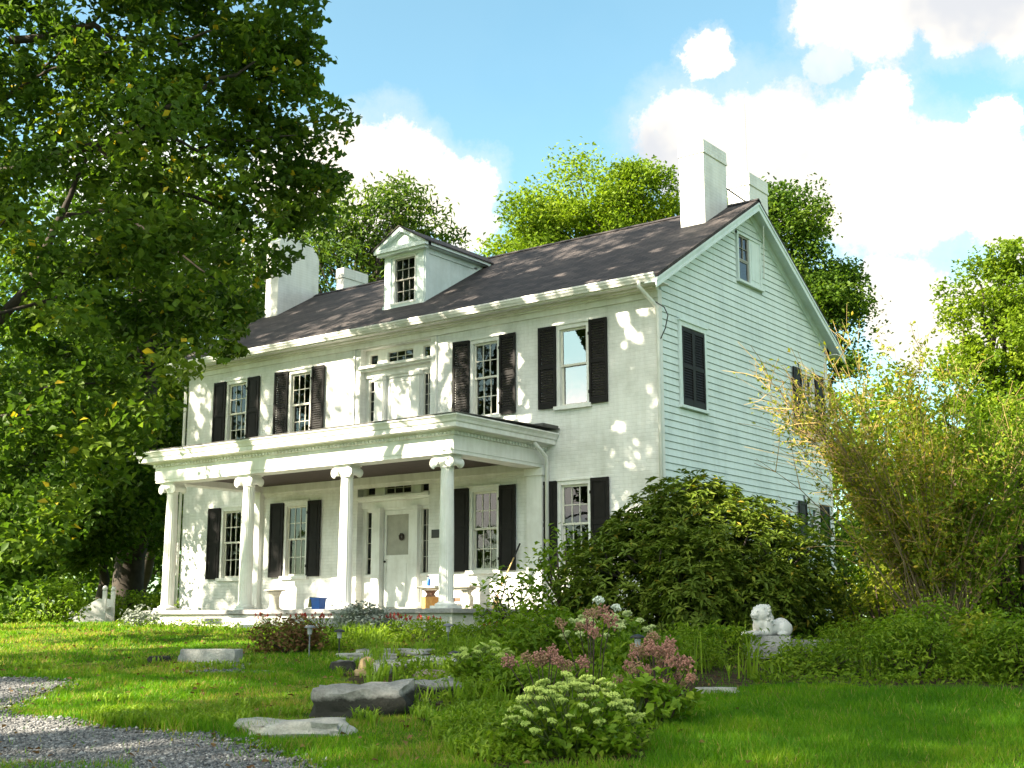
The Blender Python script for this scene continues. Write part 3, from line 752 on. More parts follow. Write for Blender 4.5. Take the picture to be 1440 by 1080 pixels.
def side_wall():
    mb = MB(); gap = MB(); z = 1.45; step = .143
    x0 = HX1
    while z < 10.7:
        z1 = z + step - .011
        def span(zz):
            top = 0.16
            y0 = RY - (RZ - top - zz)/RS; y1 = RY + (RZ - top - zz)/RS
            return max(HY0 + .13, y0), min(HY1 - .05, y1)
        a0, a1 = span(z); b0, b1 = span(z1)
        if a1 - a0 < .2 or b1 - b0 < .05: break
        cuts = []
        for (y0, y1, zz0, zz1, kind) in SIDEWIN:
            if z1 > zz0 - .05 and z < zz1 + .08: cuts.append((y0 - .10, y1 + .10))
        segs = [(a0, a1, b0, b1)]
        for c0, c1 in sorted(cuts):
            new = []
            for s in segs:
                if s[0] < c0 and c1 < s[1]: new += [(s[0], c0, s[2], c0), (c1, s[1], c1, s[3])]
                elif c0 <= s[0] < c1 < s[1]: new.append((c1, s[1], c1, s[3]))
                elif s[0] < c0 < s[1] <= c1: new.append((s[0], c0, s[2], c0))
                elif c1 <= s[0] or c0 >= s[1]: new.append(s)
            segs = new
        for (p0, p1, q0, q1) in segs:
            # boards butt at ragged joints along the course
            e = .004*math.sin(z*37.1)
            xa, xb = x0 + .026 + e*.4, x0 + .008
            mb.add([(xa, p0, z), (xa, p1, z), (xb, q1, z1), (xb, q0, z1), (x0-.01, p0, z), (x0-.01, p1, z), (x0-.01, q1, z1), (x0-.01, q0, z1)],
                   [(0,1,2,3), (4,5,1,0), (3,2,6,7), (4,0,3,7), (1,5,6,2)])
        z += step
    holes = [(y0, y1, z0, z1) for y0, y1, z0, z1, k in SIDEWIN]
    wall_grid(gap, [HY0+.02, HY1], [1.2, 8.36], lambda u, v: (x0-.004, u, v), [h for h in holes if h[3] < 8.3], (-.26, 0, 0))
    def gab(u, v): return (x0-.004, u, v)
    ys = [HY0, 24.55, 25.62, HY1]
    gap.add([gab(HY0, 8.36), gab(24.55, 8.36), gab(24.55, zroof(24.55)-.1)], [(0, 1, 2)])
    gap.add([gab(HY1, 8.36), gab(25.62, 8.36), gab(25.62, zroof(25.62)-.1)], [(0, 2, 1)])
    gap.quad(gab(24.55, 8.36), gab(25.62, 8.36), gab(25.62, 9.02), gab(24.55, 9.02))
    gap.add([gab(24.55, 10.06), gab(25.62, 10.06), gab(25.62, zroof(25.62)-.1), gab(RY, RZ-.1), gab(24.55, zroof(24.55)-.1)], [(0,1,2,3,4)])
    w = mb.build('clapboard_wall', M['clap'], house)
    gap.build('wall_backing', M['clapgap'], house)
    mb = MB(); mb.box(x0-.012, x0+.034, HY0-.018, HY0+.12, 1.3, 8.02); mb.build('corner_board', M['trim'], house); mb = MB(); mb.box(x0-.012, x0+.034, HY1-.1, HY1+.02, 1.3, 8.1)
    mb.build('corner_board', M['trim'], house)
side_wall()
# --- windows -------------------------------------------------------
def sash(W, z0, z1, y, cols, rows, rail=.045, mun=.018):
    mb = MB()
    mb.box(-W, -W+rail, y, y+.035, z0, z1); mb.box(W-rail, W, y, y+.035, z0, z1)
    mb.box(-W+rail, W-rail, y, y+.035, z0, z0+rail); mb.box(-W+rail, W-rail, y, y+.035, z1-rail, z1)
    for i in range(1, cols):
        x = -W+rail + (2*W-2*rail)*i/cols; mb.box(x-mun/2, x+mun/2, y+.004, y+.030, z0+rail, z1-rail)
    for j in range(1, rows):
        z = z0+rail + (z1-z0-2*rail)*j/rows
        xs = [-W+rail + (2*W-2*rail)*i/cols for i in range(cols+1)]
        for i in range(cols): mb.box(xs[i] + (mun/2 if i else 0), xs[i+1] - (mun/2 if i < cols-1 else 0), y+.006, y+.028, z-mun/2, z+mun/2)
    return mb
def shutter_mb(w, h, louver=True):
    mb = MB(); st, rl = .055, .075
    mb.box(0, st, -.035, 0, 0, h); mb.box(w-st, w, -.035, 0, 0, h)
    mids = [h*.5]
    zs = [0] + [m - rl/2 for m in mids] + [h - rl]
    for z in (0, h*.5-rl/2, h-rl): mb.box(st, w-st, -.032, -.002, z, z + (rl*1.5 if z == 0 else rl))
    for (a, b) in ((rl*1.5, h*.5-rl/2), (h*.5+rl/2, h-rl)):
        if louver:
            n = int((b-a)/.052)
            for k in range(n):
                z = a + (b-a)*(k+.5)/n
                mb.prism([(st, -.030, z-.024), (st, -.024, z-.026), (st, -.003, z+.022), (st, -.009, z+.024)], (w-2*st, 0, 0))
        else:
            mb.box(st, w-st, -.018, -.004, a, b); mb.box(st+.04, w-st-.04, -.026, -.018, a+.05, b-.05)
    # hinges and hold-back
    return mb
def make_window(H, W, louver, cols=3, rows=2, shutters=True, curtain=0, muntin='muntin', plain=False, angle=(.10, .05), sashw=.44, half=None):
    """window part at the house: casing with sashes, panes, shutters; local origin = middle of the sill on the wall face"""
    mb = MB(); c = .075
    mb.box(-W+.003, -W+c, -.012, .10, .003, H-.003); mb.box(W-c, W-.003, -.012, .10, .003, H-.003)
    mb.box(-W+c, W-c, -.014, .10, H-.085, H-.003); mb.box(-W-.03, W+.03, -.045, -.001, H-.002, H+.045)
    mb.box(-W-.05, W+.05, -.075, .10, -.075, .002)
    win = mb.build('window', M['trim'], house, loc=(0, 0, 0))
    w = W - c; mid = H*.5
    up = sash(w-.004, mid-.022, H-.086, .045, cols if not plain else 1, rows if not plain else 1).build('upper_sash', M[muntin], win, loc=(0, 0, 0))
    lo = sash(w-.004, .006, mid+.022, .082, cols if not plain else 1, rows if not plain else 1).build('lower_sash', M[muntin], win, loc=(0, 0, 0))
    g = MB(); g.quad((-w, .063, mid), (w, .063, mid), (w, .063, H-.1), (-w, .063, H-.1)); g.quad((-w, .1, .02), (w, .1, .02), (w, .1, mid), (-w, .1, mid))
    g.build('pane', M['glass'], win, loc=(0, 0, 0))
    if curtain:
        k = MB()
        for s in (-1, 1):
            n = 14
            for i in range(n):
                a, b = s*(w - .26*i/n*curtain), s*(w - .26*(i+1)/n*curtain)
                y0, y1 = .20+.02*math.sin(i*2.2), .20+.02*math.sin((i+1)*2.2)
                k.quad((a, y0, .03), (b, y1, .03), (b, y1, H-.06), (a, y0, H-.06))
        k.build('curtain', M['curtain'], win, loc=(0, 0, 0))
    if shutters:
        for s, an in ((-1, angle[0]), (1, angle[1])):
            sh = shutter_mb(sashw, H+.03, louver)
            if s == -1: sh.v = [(x - sashw, y, z) for x, y, z in sh.v]
            # a hinge pair at the casing
            for z in (.25, H-.25): sh.box(-.012 if s == 1 else -.03, .03 if s == 1 else .012, -.05, -.036, z-.03, z+.03)
            so = sh.build('shutter', M['shutter'], win, loc=(s*(W+.005), -.016, -.02)); so.rotation_euler = (0, 0, -s*an)
    return win
HL = Vector(house.location)
def put(win, x, z, y=HY0, rz=0.0):
    win.location = Vector((x, y, z)) - HL; win.rotation_euler = (0, 0, rz)
# upper floor
w1 = make_window(UH, WW, True, curtain=0, angle=(.10, .04)); put(w1, WINX[1], UZ)
w2 = copy_tree(w1, house); put(w2, WINX[2], UZ)
w3 = make_window(UH, WW, False, curtain=0, angle=(.04, .02)); put(w3, WINX[0], UZ)
w4 = make_window(UH, WW, True, plain=True, angle=(.03, .02)); put(w4, WINX[3], UZ); w4['label'] = 'upper window with a plain storm pane mirroring the sky'
for c in children(w4):
    if c.name.startswith('pane'):
        c.data.materials[0] = M['storm']
# ground floor
l1 = make_window(LH, WW, False, angle=(.06, .04)); put(l1, WINX[0], LZ)
for x in (WINX[1], WINX[2], WINX[3]):
    l = copy_tree(l1, house); put(l, x, LZ)
# gable side (local -Y turned to +X)
def side_window(i, kind):
    y0, y1, z0, z1, _ = SIDEWIN[i]; W = (y1-y0)/2; H = z1 - z0; yc = (y0+y1)/2
    if kind == 'closed':
        mb = MB()
        mb.box(-W-.085, -W, -.035, .1, -.02, H+.02); mb.box(W, W+.085, -.035, .1, -.02, H+.02); mb.box(-W-.085, W+.085, -.037, .1, H+.02, H+.12)
        mb.box(-W-.12, W+.12, -.065, .1, H+.12, H+.15); mb.box(-W-.11, W+.11, -.07, .1, -.075, -.02)
        win = mb.build('window', M['clap'], house, loc=(0, 0, 0)); win['label'] = 'gable-side window closed by two black shutters'
        for s in (-1, 1):
            sh = shutter_mb(W-.004, H-.01, True); sh.v = [(x if s == 1 else x-W+.004, y, z) for x, y, z in sh.v]
            sh.build('shutter', M['shutter'], win, loc=(0, -.0, .005))
    elif kind == 'attic':
        mb = MB(); mb.box(-W-.06, -W, -.035, .1, -.02, H+.06); mb.box(W, W+.06, -.035, .1, -.02, H+.06); mb.box(-W-.06, W+.06, -.036, .1, H, H+.06); mb.box(-W-.1, W+.1, -.07, .1, -.07, -.02)
        mb.box(.02, W, -.015, .02, 0, H); mb.box(.10, W-.08, -.026, -.015, .1, H-.1)
        win = mb.build('window', M['clap'], house, loc=(0, 0, 0)); win['label'] = 'small attic window high in the gable'
        s_ = sash(W/2-.012, .005, H*.45, .01, 1, 1, .03); s2 = sash(W/2-.012, H*.45, H-.004, .0, 2, 2, .03, .012)
        for q, nm in ((s_, 'lower_sash'), (s2, 'upper_sash')):
            q.v = [(x - W/2 + .004, y, z) for x, y, z in q.v]; q.build(nm, M['dormsash'], win, loc=(0, 0, 0))
        g = MB(); g.quad((-W, .03, 0), (0, .03, 0), (0, .03, H), (-W, .03, H)); g.build('pane', M['glass'], win, loc=(0, 0, 0))
    else:
        win = make_window(H, W, False, 2, 2, angle=(.03, .03), muntin='trim', sashw=.46)
        k = MB(); k.box(-W-.02, W+.02, -.04, .0, H+.05, H+.17); k.build('head_board', M['clap'], win, loc=(0, 0, 0))
    put(win, HX1+.02, z0, yc, math.pi/2)
for i, s in enumerate(SIDEWIN): side_window(i, s[4])
# --- entrance bay ---------------------------------------------------
def entrance(dz, upper):
    y = 21.20; yb = 21.26; T = 2.42 if not upper else 2.44
    z0 = 1.83 if not upper else 5.36
    zs = 4.09 + dz; zt = 4.78 if not upper else 7.83
    mb = MB()
    def hb(x0, x1, a, b, d0, d1): mb.box(EC+x0, EC+x1, d0, d1, a, b)
    # solid boards around the lights
    hb(-1.08, 1.08, zt-.10, zt, y-.02, yb); hb(-1.08, 1.08, zs+.22, zs+.31, y-.02, yb)
    for a, b in ((-1.08, -.97), (-.70, -.40), (.40, .70), (.97, 1.08)): hb(a, b, zs+.31, zt-.10, y-.02, yb)
    hb(-1.08, 1.08, zs, zs+.22, y-.06, yb); hb(-1.10, 1.10, zs+.20, zs+.26, y-.26, y-.021); hb(-1.09, 1.09, zs+.15, zs+.20, y-.19, y-.06)
    hb(-1.08, -.96, z0, zs, y-.01, yb); hb(.96, 1.08, z0, zs, y-.01, yb)
    for s in (-1, 1):
        a, b = sorted((s*.42, s*.72)); hb(a, b, z0, zs, y-.03, yb)
        p0, p1 = sorted((s*.44, s*.69)); hb(p0, p1, z0, zs, y-.13, y-.03); hb(p0-.03, p1+.03, zs-.10, zs, y-.17, y-.03) ; hb(p0-.03, p1+.03, z0, z0+.14, y-.16, y-.03)
        q0, q1 = sorted((s*.72, s*.96)); hb(q0, q1, z0, z0+.72, y, yb); hb(q0, q1, z0+.70, z0+.76, y-.05, y); hb(q0, q1, zs-.06, zs, y, yb)
        hb(q0+.05, q1-.05, z0+.12, z0+.60, y-.02, y)
    hb(-.42, .42, zs-.06, zs, y-.02, yb)
    e = mb.build('entrance_surround' if not upper else 'balcony_surround', M['trim'], house)
    # lights
    s = MB(); g = MB()
    def light(x0, x1, a, b, cols, rows):
        q = sash((x1-x0)/2, a, b, 0, cols, rows, .022, .012); q.v = [(vx+EC+(x0+x1)/2, vy+y+.015, vz) for vx, vy, vz in q.v]; s.add(q.v, q.f)
        g.quad((EC+x0, y+.035, a), (EC+x1, y+.035, a), (EC+x1, y+.035, b), (EC+x0, y+.035, b))
    light(-.97, -.70, zs+.31, zt-.10, 1, 1); light(-.40, .40, zs+.31, zt-.10, 3, 2); light(.70, .97, zs+.31, zt-.10, 1, 1)
    for sg in (-1, 1):
        a, b = sorted((sg*.72, sg*.96)); light(a, b, z0+.76, zs-.06, 2 if sg > 0 else 1, 4)
    s.build('sidelight', M['muntin'], e); g.build('pane', M['glass'], e)
    # the door
    d = MB()
    if not upper:
        d.box(EC-.40, EC-.34, y-.005, yb, z0, zs-.065); d.box(EC+.34, EC+.40, y-.005, yb, z0, zs-.065); d.box(EC-.34, EC+.34, y-.005, yb, zs-.16, zs-.065)
        d.box(EC-.34, EC+.34, y-.005, yb, z0, z0+.16); d.box(EC-.34, EC+.34, y-.005, yb, z0+1.10, z0+1.19)
        d.box(EC-.34, EC+.34, y+.015, y+.03, z0+.16, z0+1.10); d.box(EC-.26, EC+.26, y+.005, y+.015, z0+.26, z0+1.0)
        dr = d.build('front_door', M['trim'], house)
        k = MB(); k.box(EC-.339, EC+.339, y+.018, y+.024, z0+1.191, zs-.161)
        k.build('screen', mat_simple('door_screen', (.34, .33, .28), rough=.5), dr)
        k = MB(); k.ball((EC-.36, y-.03, z0+1.05), .028, 10, 6); k.build('handle', M['black'], dr)
        st = MB(); st.box(EC-1.0, EC+1.0, 20.86, 21.2, 1.78, 1.86); st.build('threshold', M['concrete'], house)
    else:
        d.box(EC-.40, EC+.40, y+.01, yb, z0, zs-.065); d.box(EC-.36, EC-.30, y-.01, y+.01, z0, zs-.10); d.box(EC+.30, EC+.36, y-.01, y+.01, z0, zs-.10); d.box(EC-.36, EC+.36, y-.008, y+.01, zs-.16, zs-.10)
        d.build('balcony_door', M['trim'], house)
entrance(0, False); entrance(3.07, True)
mb = MB(); mb.box(-17.92, -17.885, 20.955, 20.999, 5.4, 7.85); mb.build('surround_edge', M['trim'], house); mb = MB(); mb.box(-20.45, -20.41, 20.965, 20.999, 5.4, 7.85); mb.build('surround_edge', M['trim'], house)
# --- eaves, gutters, roof ---------------------------------------------
def eaves():
    mb = MB(); xa, xb = HX0-.28, HX1+.30
    mb.box(HX0, HX1+.036, 20.955, 20.997, 7.86, 8.055); mb.box(HX0, HX1+.036, 20.90, 20.954, 7.98, 8.056)
    mb.box(xa, xb-.02, 20.56, 20.998, 8.057, 8.075)                      # soffit
    mb.box(xa, xb-.02, 20.535, 20.558, 8.03, 8.17)                      # fascia
    mb.box(HX0, HX1, 20.80, 20.954, 8.02, 8.056)
    mb.build('eaves_cornice', M['trim'], house); mb = MB()
    mb.box(xa, xb, 29.2, 29.62, 8.057, 8.075); mb.box(xa, xb, 29.62, 29.65, 8.03, 8.17)
    mb.build('eaves_cornice', M['trim'], house)
    mb = MB()                                                             # ogee gutter
    prof = [(20.534, 8.20), (20.534, 8.06), (20.47, 8.055), (20.455, 8.085), (20.425, 8.12), (20.415, 8.16), (20.40, 8.165), (20.40, 8.20), (20.412, 8.20), (20.425, 8.17), (20.52, 8.07), (20.522, 8.20)]
    mb.prism([(xa-.02, y, z) for y, z in prof], (xb-.03 - xa + .02, 0, 0))
    mb.build('gutter', M['trim'], house)
    mb = MB(); t = .07
    for (y0, y1) in ((20.50, RY), (RY, 29.70)):
        a, b = zroof(y0), zroof(y1)
        mb.add([(xa-.04, y0, a), (xb+.02, y0, a), (xb+.02, y1, b), (xa-.04, y1, b), (xa-.04, y0, a-t), (xb+.02, y0, a-t), (xb+.02, y1, b-t), (xa-.04, y1, b-t)],
               [(0,1,2,3), (7,6,5,4), (0,4,5,1), (1,5,6,2), (2,6,7,3), (3,7,4,0)])
    mb.prism([(xa-.04, RY-.13, RZ-.055), (xa-.04, RY, RZ+.03), (xa-.04, RY+.13, RZ-.055)], (xb-xa+.06, 0, 0))
    mb.build('roof', M['shingle'], house)
    # raking boards and soffits on both gables
    mb = MB()
    def rake(x0, x1, d0, d1, ya=20.46, yb=29.74):
        for y0, y1 in ((ya, RY), (RY, yb)):
            P = [(y0, zroof(y0)-d0), (y1, zroof(y1)-d0), (y1, zroof(y1)-d1), (y0, zroof(y0)-d1)]
            mb.prism([(x0, y, z) for y, z in P], (x1-x0, 0, 0))
    rake(xb-.025, xb+.005, .072, .215); rake(xb+.006, xb+.026, .074, .125); rake(xb-.01, xb+.015, .216, .265)
    rake(HX1+.03, xb-.026, .125, .15)
    rake(HX1+.005, HX1+.06, .151, .33, 20.99, 29.2)
    mb.build('rake_board', M['clap'], house); mb = MB()
    rake(xa-.005, xa+.025, .072, .25); rake(xa+.026, HX0, .125, .15)
    mb.build('rake_board', M['clap'], house)
eaves()
def downspout(pts, r=.04):
    mb = MB(); mb.tube(pts, r, 8); return mb.build('downspout', M['trim'], house, smooth=True)
downspout([(-12.3, 20.47, 8.08), (-12.3, 20.47, 7.98), (-12.26, 20.60, 7.88), (-12.17, 20.88, 7.66), (-12.155, 20.93, 7.5), (-12.155, 20.93, 1.5)])
downspout([(-26.62, 20.47, 8.08), (-26.62, 20.47, 7.96), (-26.6, 20.6, 7.86), (-26.53, 20.92, 7.62), (-26.53, 20.93, 7.4), (-26.53, 20.93, 1.5)])
downspout([(-14.72, 20.3, 5.1), (-14.72, 20.5, 4.98), (-14.78, 20.8, 4.86), (-14.84, 20.92, 4.72), (-14.84, 20.92, 1.5)])
mb = MB(); mb.tube([(-12.2, 20.93, 7.75), (-12.02, 20.95, 7.62), (-11.95, 20.97, 7.45), (-12.02, 20.98, 7.2), (-12.14, 20.99, 7.0)], .012, 5); mb.build('cable', M['black'], house)
mb = MB(); mb.tube([(-11.98, 25.5, 10.45), (-12.1, 25.72, 9.9), (-12.16, 25.8, 9.3)], .012, 5); mb.build('cable', M['trim'], house)
# --- dormer -----------------------------------------------------------
def dormer():
    yf = 21.87; x0, x1 = -20.32, -19.06; ze = 10.36; xc = (x0+x1)/2; pk = 10.93
    wz0, wz1 = 9.10, 10.24; wx0, wx1 = xc-.36, xc+.36
    mb = MB(); zb = zroof(yf)
    wall_grid(mb, [x0, x1], [zb-.1, ze], lambda u, v: (u, yf, v), [(wx0, wx1, wz0, wz1)], (0, .2, 0))
    yr = RY - (RZ - ze)/RS
    for x, s in ((x0, -1), (x1, 1)):
        mb.add([(x, yf, zb-.1), (x, yr, ze), (x, yf, ze)], [(0, 1, 2)])
        a, b = (x+.001, x+.03) if s > 0 else (x-.03, x-.001)
        # skirt board along the roof, corner board, frieze
        mb.add([(b if s > 0 else a, yf+.14, zroof(yf+.14)+.0), (b if s > 0 else a, yr-.05, ze-.03), (b if s > 0 else a, yr-.25, ze-.03), (b if s > 0 else a, yf+.14, zroof(yf+.14)+.16)], [(0,1,2,3)])
        mb.box(a, b, yf-.002, yf+.13, zb, ze)
        mb.box(a, b, yf+.131, yr-.28, ze-.13, ze-.01)
    mb.box(x0, x0+.20, yf-.03, yf-.001, zb+.02, ze-.12); mb.box(x1-.20, x1, yf-.03, yf-.001, zb+.02, ze-.12)
    mb.box(x0-.04, x1+.04, yf-.05, yf-.001, zb-.03, zb+.05); mb.box(x0, x1, yf-.035, yf-.001, ze-.12, ze)
    d = mb.build('dormer', M['clap'], house)
    # pediment with returns
    p = MB(); ov = .20; xl, xr = x0-ov, x1+ov; k = (pk-ze-.10)/(xc-xl)
    p.prism([(xl, yf-.22, ze+.0), (xr, yf-.22, ze+.0), (xr, yf-.22, ze+.10), (xl, yf-.22, ze+.10)], (0, .219, 0))
    p.prism([(xl+.06, yf-.17, ze-.06), (xr-.06, yf-.17, ze-.06), (xr-.06, yf-.17, ze-.001), (xl+.06, yf-.17, ze-.001)], (0, .134, 0))
    p.prism([(xl+.1, yf-.10, ze+.101), (xr-.1, yf-.10, ze+.101), (xc, yf-.10, pk-.07)], (0, .09, 0))
    for s in (-1, 1):
        xe = xl if s < 0 else xr
        p.prism([(xe, yf-.23, ze+.101), (xe + -s*.16, yf-.23, ze+.101), (xc, yf-.23, pk-.10), (xc, yf-.23, pk)], (0, .12, 0))
        # eave board running back to the main roof
        a, b = (xe-.0, xe+.02) if s < 0 else (xe-.02, xe)
        ye = RY - (RZ - (ze+.05))/RS
        p.box(a, b, yf-.10, ye, ze+.0, ze+.10); p.box(min(xe, x0 if s < 0 else x1), max(xe, x0 if s < 0 else x1), yf-.001, ye-.12, ze-.0, ze+.015)
    p.build('pediment', M['clap'], d)
    r = MB(); yt = RY - (RZ - pk)/RS; yl = RY - (RZ - (ze+.1))/RS
    for s in (-1, 1):
        xe = (xl-.03) if s < 0 else (xr+.03); ze_ = ze + .075
        r.add([(xc, yf-.26, pk+.03), (xc, yt+.1, pk+.03), (xe, yl+.15, ze_+.03), (xe, yf-.26, ze_+.03), (xc, yf-.26, pk+.002), (xc, yt+.1, pk+.002), (xe, yl+.15, ze_), (xe, yf-.26, ze_)],
              [(0,1,2,3), (4,7,6,5), (0,3,7,4), (3,2,6,7)])
    r.build('dormer_roof', M['shingle'], d)
    W = (wx1-wx0)/2; H = wz1-wz0
    f = MB(); f.box(wx0, wx0+.04, yf-.01, yf+.1, wz0, wz1); f.box(wx1-.04, wx1, yf-.01, yf+.1, wz0, wz1); f.box(wx0-.05, wx1+.05, yf-.06, yf+.1, wz0-.05, wz0); f.box(wx0+.04, wx1-.04, yf-.01, yf+.1, wz1-.04, wz1)
    f.build('dormer_window', M['trim'], d)
    for z0, z1, yy in ((wz0+.002, wz0+H*.5+.015, .06), (wz0+H*.5-.015, wz1-.042, .025)):
        q = sash(W-.042, z0, z1, 0, 3, 2, .03, .018); q.v = [(vx+xc, vy+yf+yy, vz) for vx, vy, vz in q.v]; q.build('sash', M['dormsash'], d)
    g = MB(); g.quad((wx0, yf+.09, wz0), (wx1, yf+.09, wz0), (wx1, yf+.09, wz1), (wx0, yf+.09, wz1)); g.build('pane', M['glass'], d)
dormer()
# --- chimneys -----------------------------------------------------------
def chimney(x0, x1, y0, y1, zt, style):
    mb = MB(); zb = min(zroof(y0), zroof(y1)) - .35
    if style == 'band':
        mb.box(x0, x1, y0, y1, zb, zt-.32); mb.box(x0-.025, x1+.025, y0-.025, y1+.025, zt-.32, zt-.26); mb.box(x0-.012, x1+.012, y0-.012, y1+.012, zt-.26, zt)
    elif style == 'round':
        P = [(y0, zb), (y1, zb), (y1, zt-.40), (y1-.06, zt-.28), (y1-.28, zt-.05), (y1-.38, zt), (y0+.30, zt), (y0+.06, zt-.10), (y0, zt-.18)]
        mb.prism([(x0, y, z) for y, z in P], (x1-x0, 0, 0))
    c = mb.build('chimney', M['chim'], house, bevel=.012)
    k = MB()
    if style == 'band':
        k.box(x0+.10, x1-.10, y0+.12, y1-.12, zt, zt+.05); k.build('flue', M['granite'], c)
    fl = MB(); yy0, yy1 = y0-.02, y1+.02
    return c
chimney(-13.24, -12.62, 23.90, 25.0, 12.2, 'band')
chimney(-13.24, -12.66, 26.25, 27.25, 12.12, 'band')
chimney(-26.58, -26.06, 23.6, 25.18, 12.42, 'round')
chimney(-26.62, -26.30, 26.45, 27.5, 12.15, 'band')
mb = MB(); mb.tube([(-12.74, 26.35, 11.0), (-12.75, 26.35, 13.9)], .006, 5)
mb.tube([(-12.95, 25.0, 11.62), (-12.72, 26.25, 11.35)], .022, 5); mb.tube([(-13.2, 25.0, 11.75), (-12.72, 26.2, 11.75)], .010, 4)
mb.build('antenna_mast', M['greymetal'], house)
# --- porch ------------------------------------------------------------
PXL, PXR, PYF = -23.80, -14.95, 18.05
COLX = (-23.46, -20.87, -17.93, -15.29)
def porch():
    mb = MB(); mb.box(PXL-.12, PXR+.12, 17.92, 20.995, 1.70, 1.79); mb.build('porch_floor', M['bluestone'], house, bevel=.012)
    mb = MB(); mb.box(PXL-.04, PXR+.04, 18.0, 20.99, 1.1, 1.698); mb.build('porch_base', M['rubble'], house)
    for i, (y0, z1) in enumerate(((17.52, 1.62), (17.14, 1.49))):
        mb = MB(); mb.box(-21.9 + .1*i, -16.6, y0, (17.915 if i == 0 else 17.515), 1.1, z1); mb.build('porch_step', M['bluestone'] if i == 0 else M['rubble'], house, bevel=.015)
    # entablature swept around three sides
    prof = [(-.42, 4.66), (.0, 4.66), (.0, 4.722), (.014, 4.726), (.014, 5.0), (.05, 5.012), (.05, 5.072), (.09, 5.09), (.105, 5.11), (.285, 5.115), (.285, 5.20), (.31, 5.215), (.325, 5.26), (.36, 5.31), (.375, 5.315), (.375, 5.345), (-.3, 5.36)]
    mb = MB(); rings = []
    for o, z in prof: rings.append([(PXL-o, 20.994, z), (PXL-o, PYF-o, z), (PXR+o, PYF-o, z), (PXR+o, 20.994, z)])
    for a, b in zip(rings[:-1], rings[1:]):
        for k in range(3): mb.quad(a[k], a[k+1], b[k+1], b[k])
    a = rings[0]
    i_ = .42
    mb.quad((PXL+i_, 20.994, 4.66), (PXL+i_, PYF+i_, 4.66), (PXL+i_, PYF+i_, 4.86), (PXL+i_, 20.994, 4.86))
    mb.quad((PXL+i_, PYF+i_, 4.66), (PXR-i_, PYF+i_, 4.66), (PXR-i_, PYF+i_, 4.86), (PXL+i_, PYF+i_, 4.86))
    mb.quad((PXR-i_, PYF+i_, 4.66), (PXR-i_, 20.994, 4.66), (PXR-i_, 20.994, 4.86), (PXR-i_, PYF+i_, 4.86))
    e = mb.build('entablature', M['trim'], house)
    d = MB()
    n = 88
    for k in range(n):
        x = PXL - .0 + (PXR - PXL)*(k+.5)/n; d.box(x-.026, x+.026, PYF-.076, PYF-.051, 5.014, 5.068)
    for s, X in ((-1, PXL), (1, PXR)):
        for k in range(29):
            y = PYF + 2.94*(k+.5)/29; a, b = (X-.076, X-.051) if s < 0 else (X+.051, X+.076); d.box(a, b, y-.026, y+.026, 5.014, 5.068)
    d.build('dentils', M['trim'], e)['kind'] = 'stuff'
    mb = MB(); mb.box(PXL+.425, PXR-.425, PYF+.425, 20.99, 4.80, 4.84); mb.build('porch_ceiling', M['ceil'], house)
    mb = MB(); mb.box(PXL+.43, PXR-.43, 20.90, 20.992, 4.62, 4.79); mb.box(PXL+.43, PXR-.43, 20.945, 20.992, 4.54, 4.619); mb.build('wall_cornice', M['trim'], house)
    mb = MB(); o = .39
    mb.add([(PXL-o, PYF-o, 5.349), (PXR+o, PYF-o, 5.349), (PXR+o, 20.99, 5.43), (PXL-o, 20.99, 5.43), (PXL-o, PYF-o, 5.366), (PXR+o, PYF-o, 5.366), (PXR+o, 20.99, 5.447), (PXL-o, 20.99, 5.447)],
           [(3,2,1,0), (4,5,6,7), (0,1,5,4), (1,2,6,5), (2,3,7,6), (3,0,4,7)])
    mb.box(PXR-.2, PXR+.36, 20.45, 20.985, 5.447, 5.50)
    mb.build('porch_roof', M['flash'], house)
    for x in (PXL+.19, PXR-.19):
        mb = MB(); mb.box(x-.19, x+.19, 20.88, 20.996, 1.79, 4.50); mb.box(x-.23, x+.23, 20.84, 20.996, 4.501, 4.655); mb.box(x-.22, x+.22, 20.85, 20.996, 1.792, 1.98)
        mb.build('pilaster', M['trim'], house)
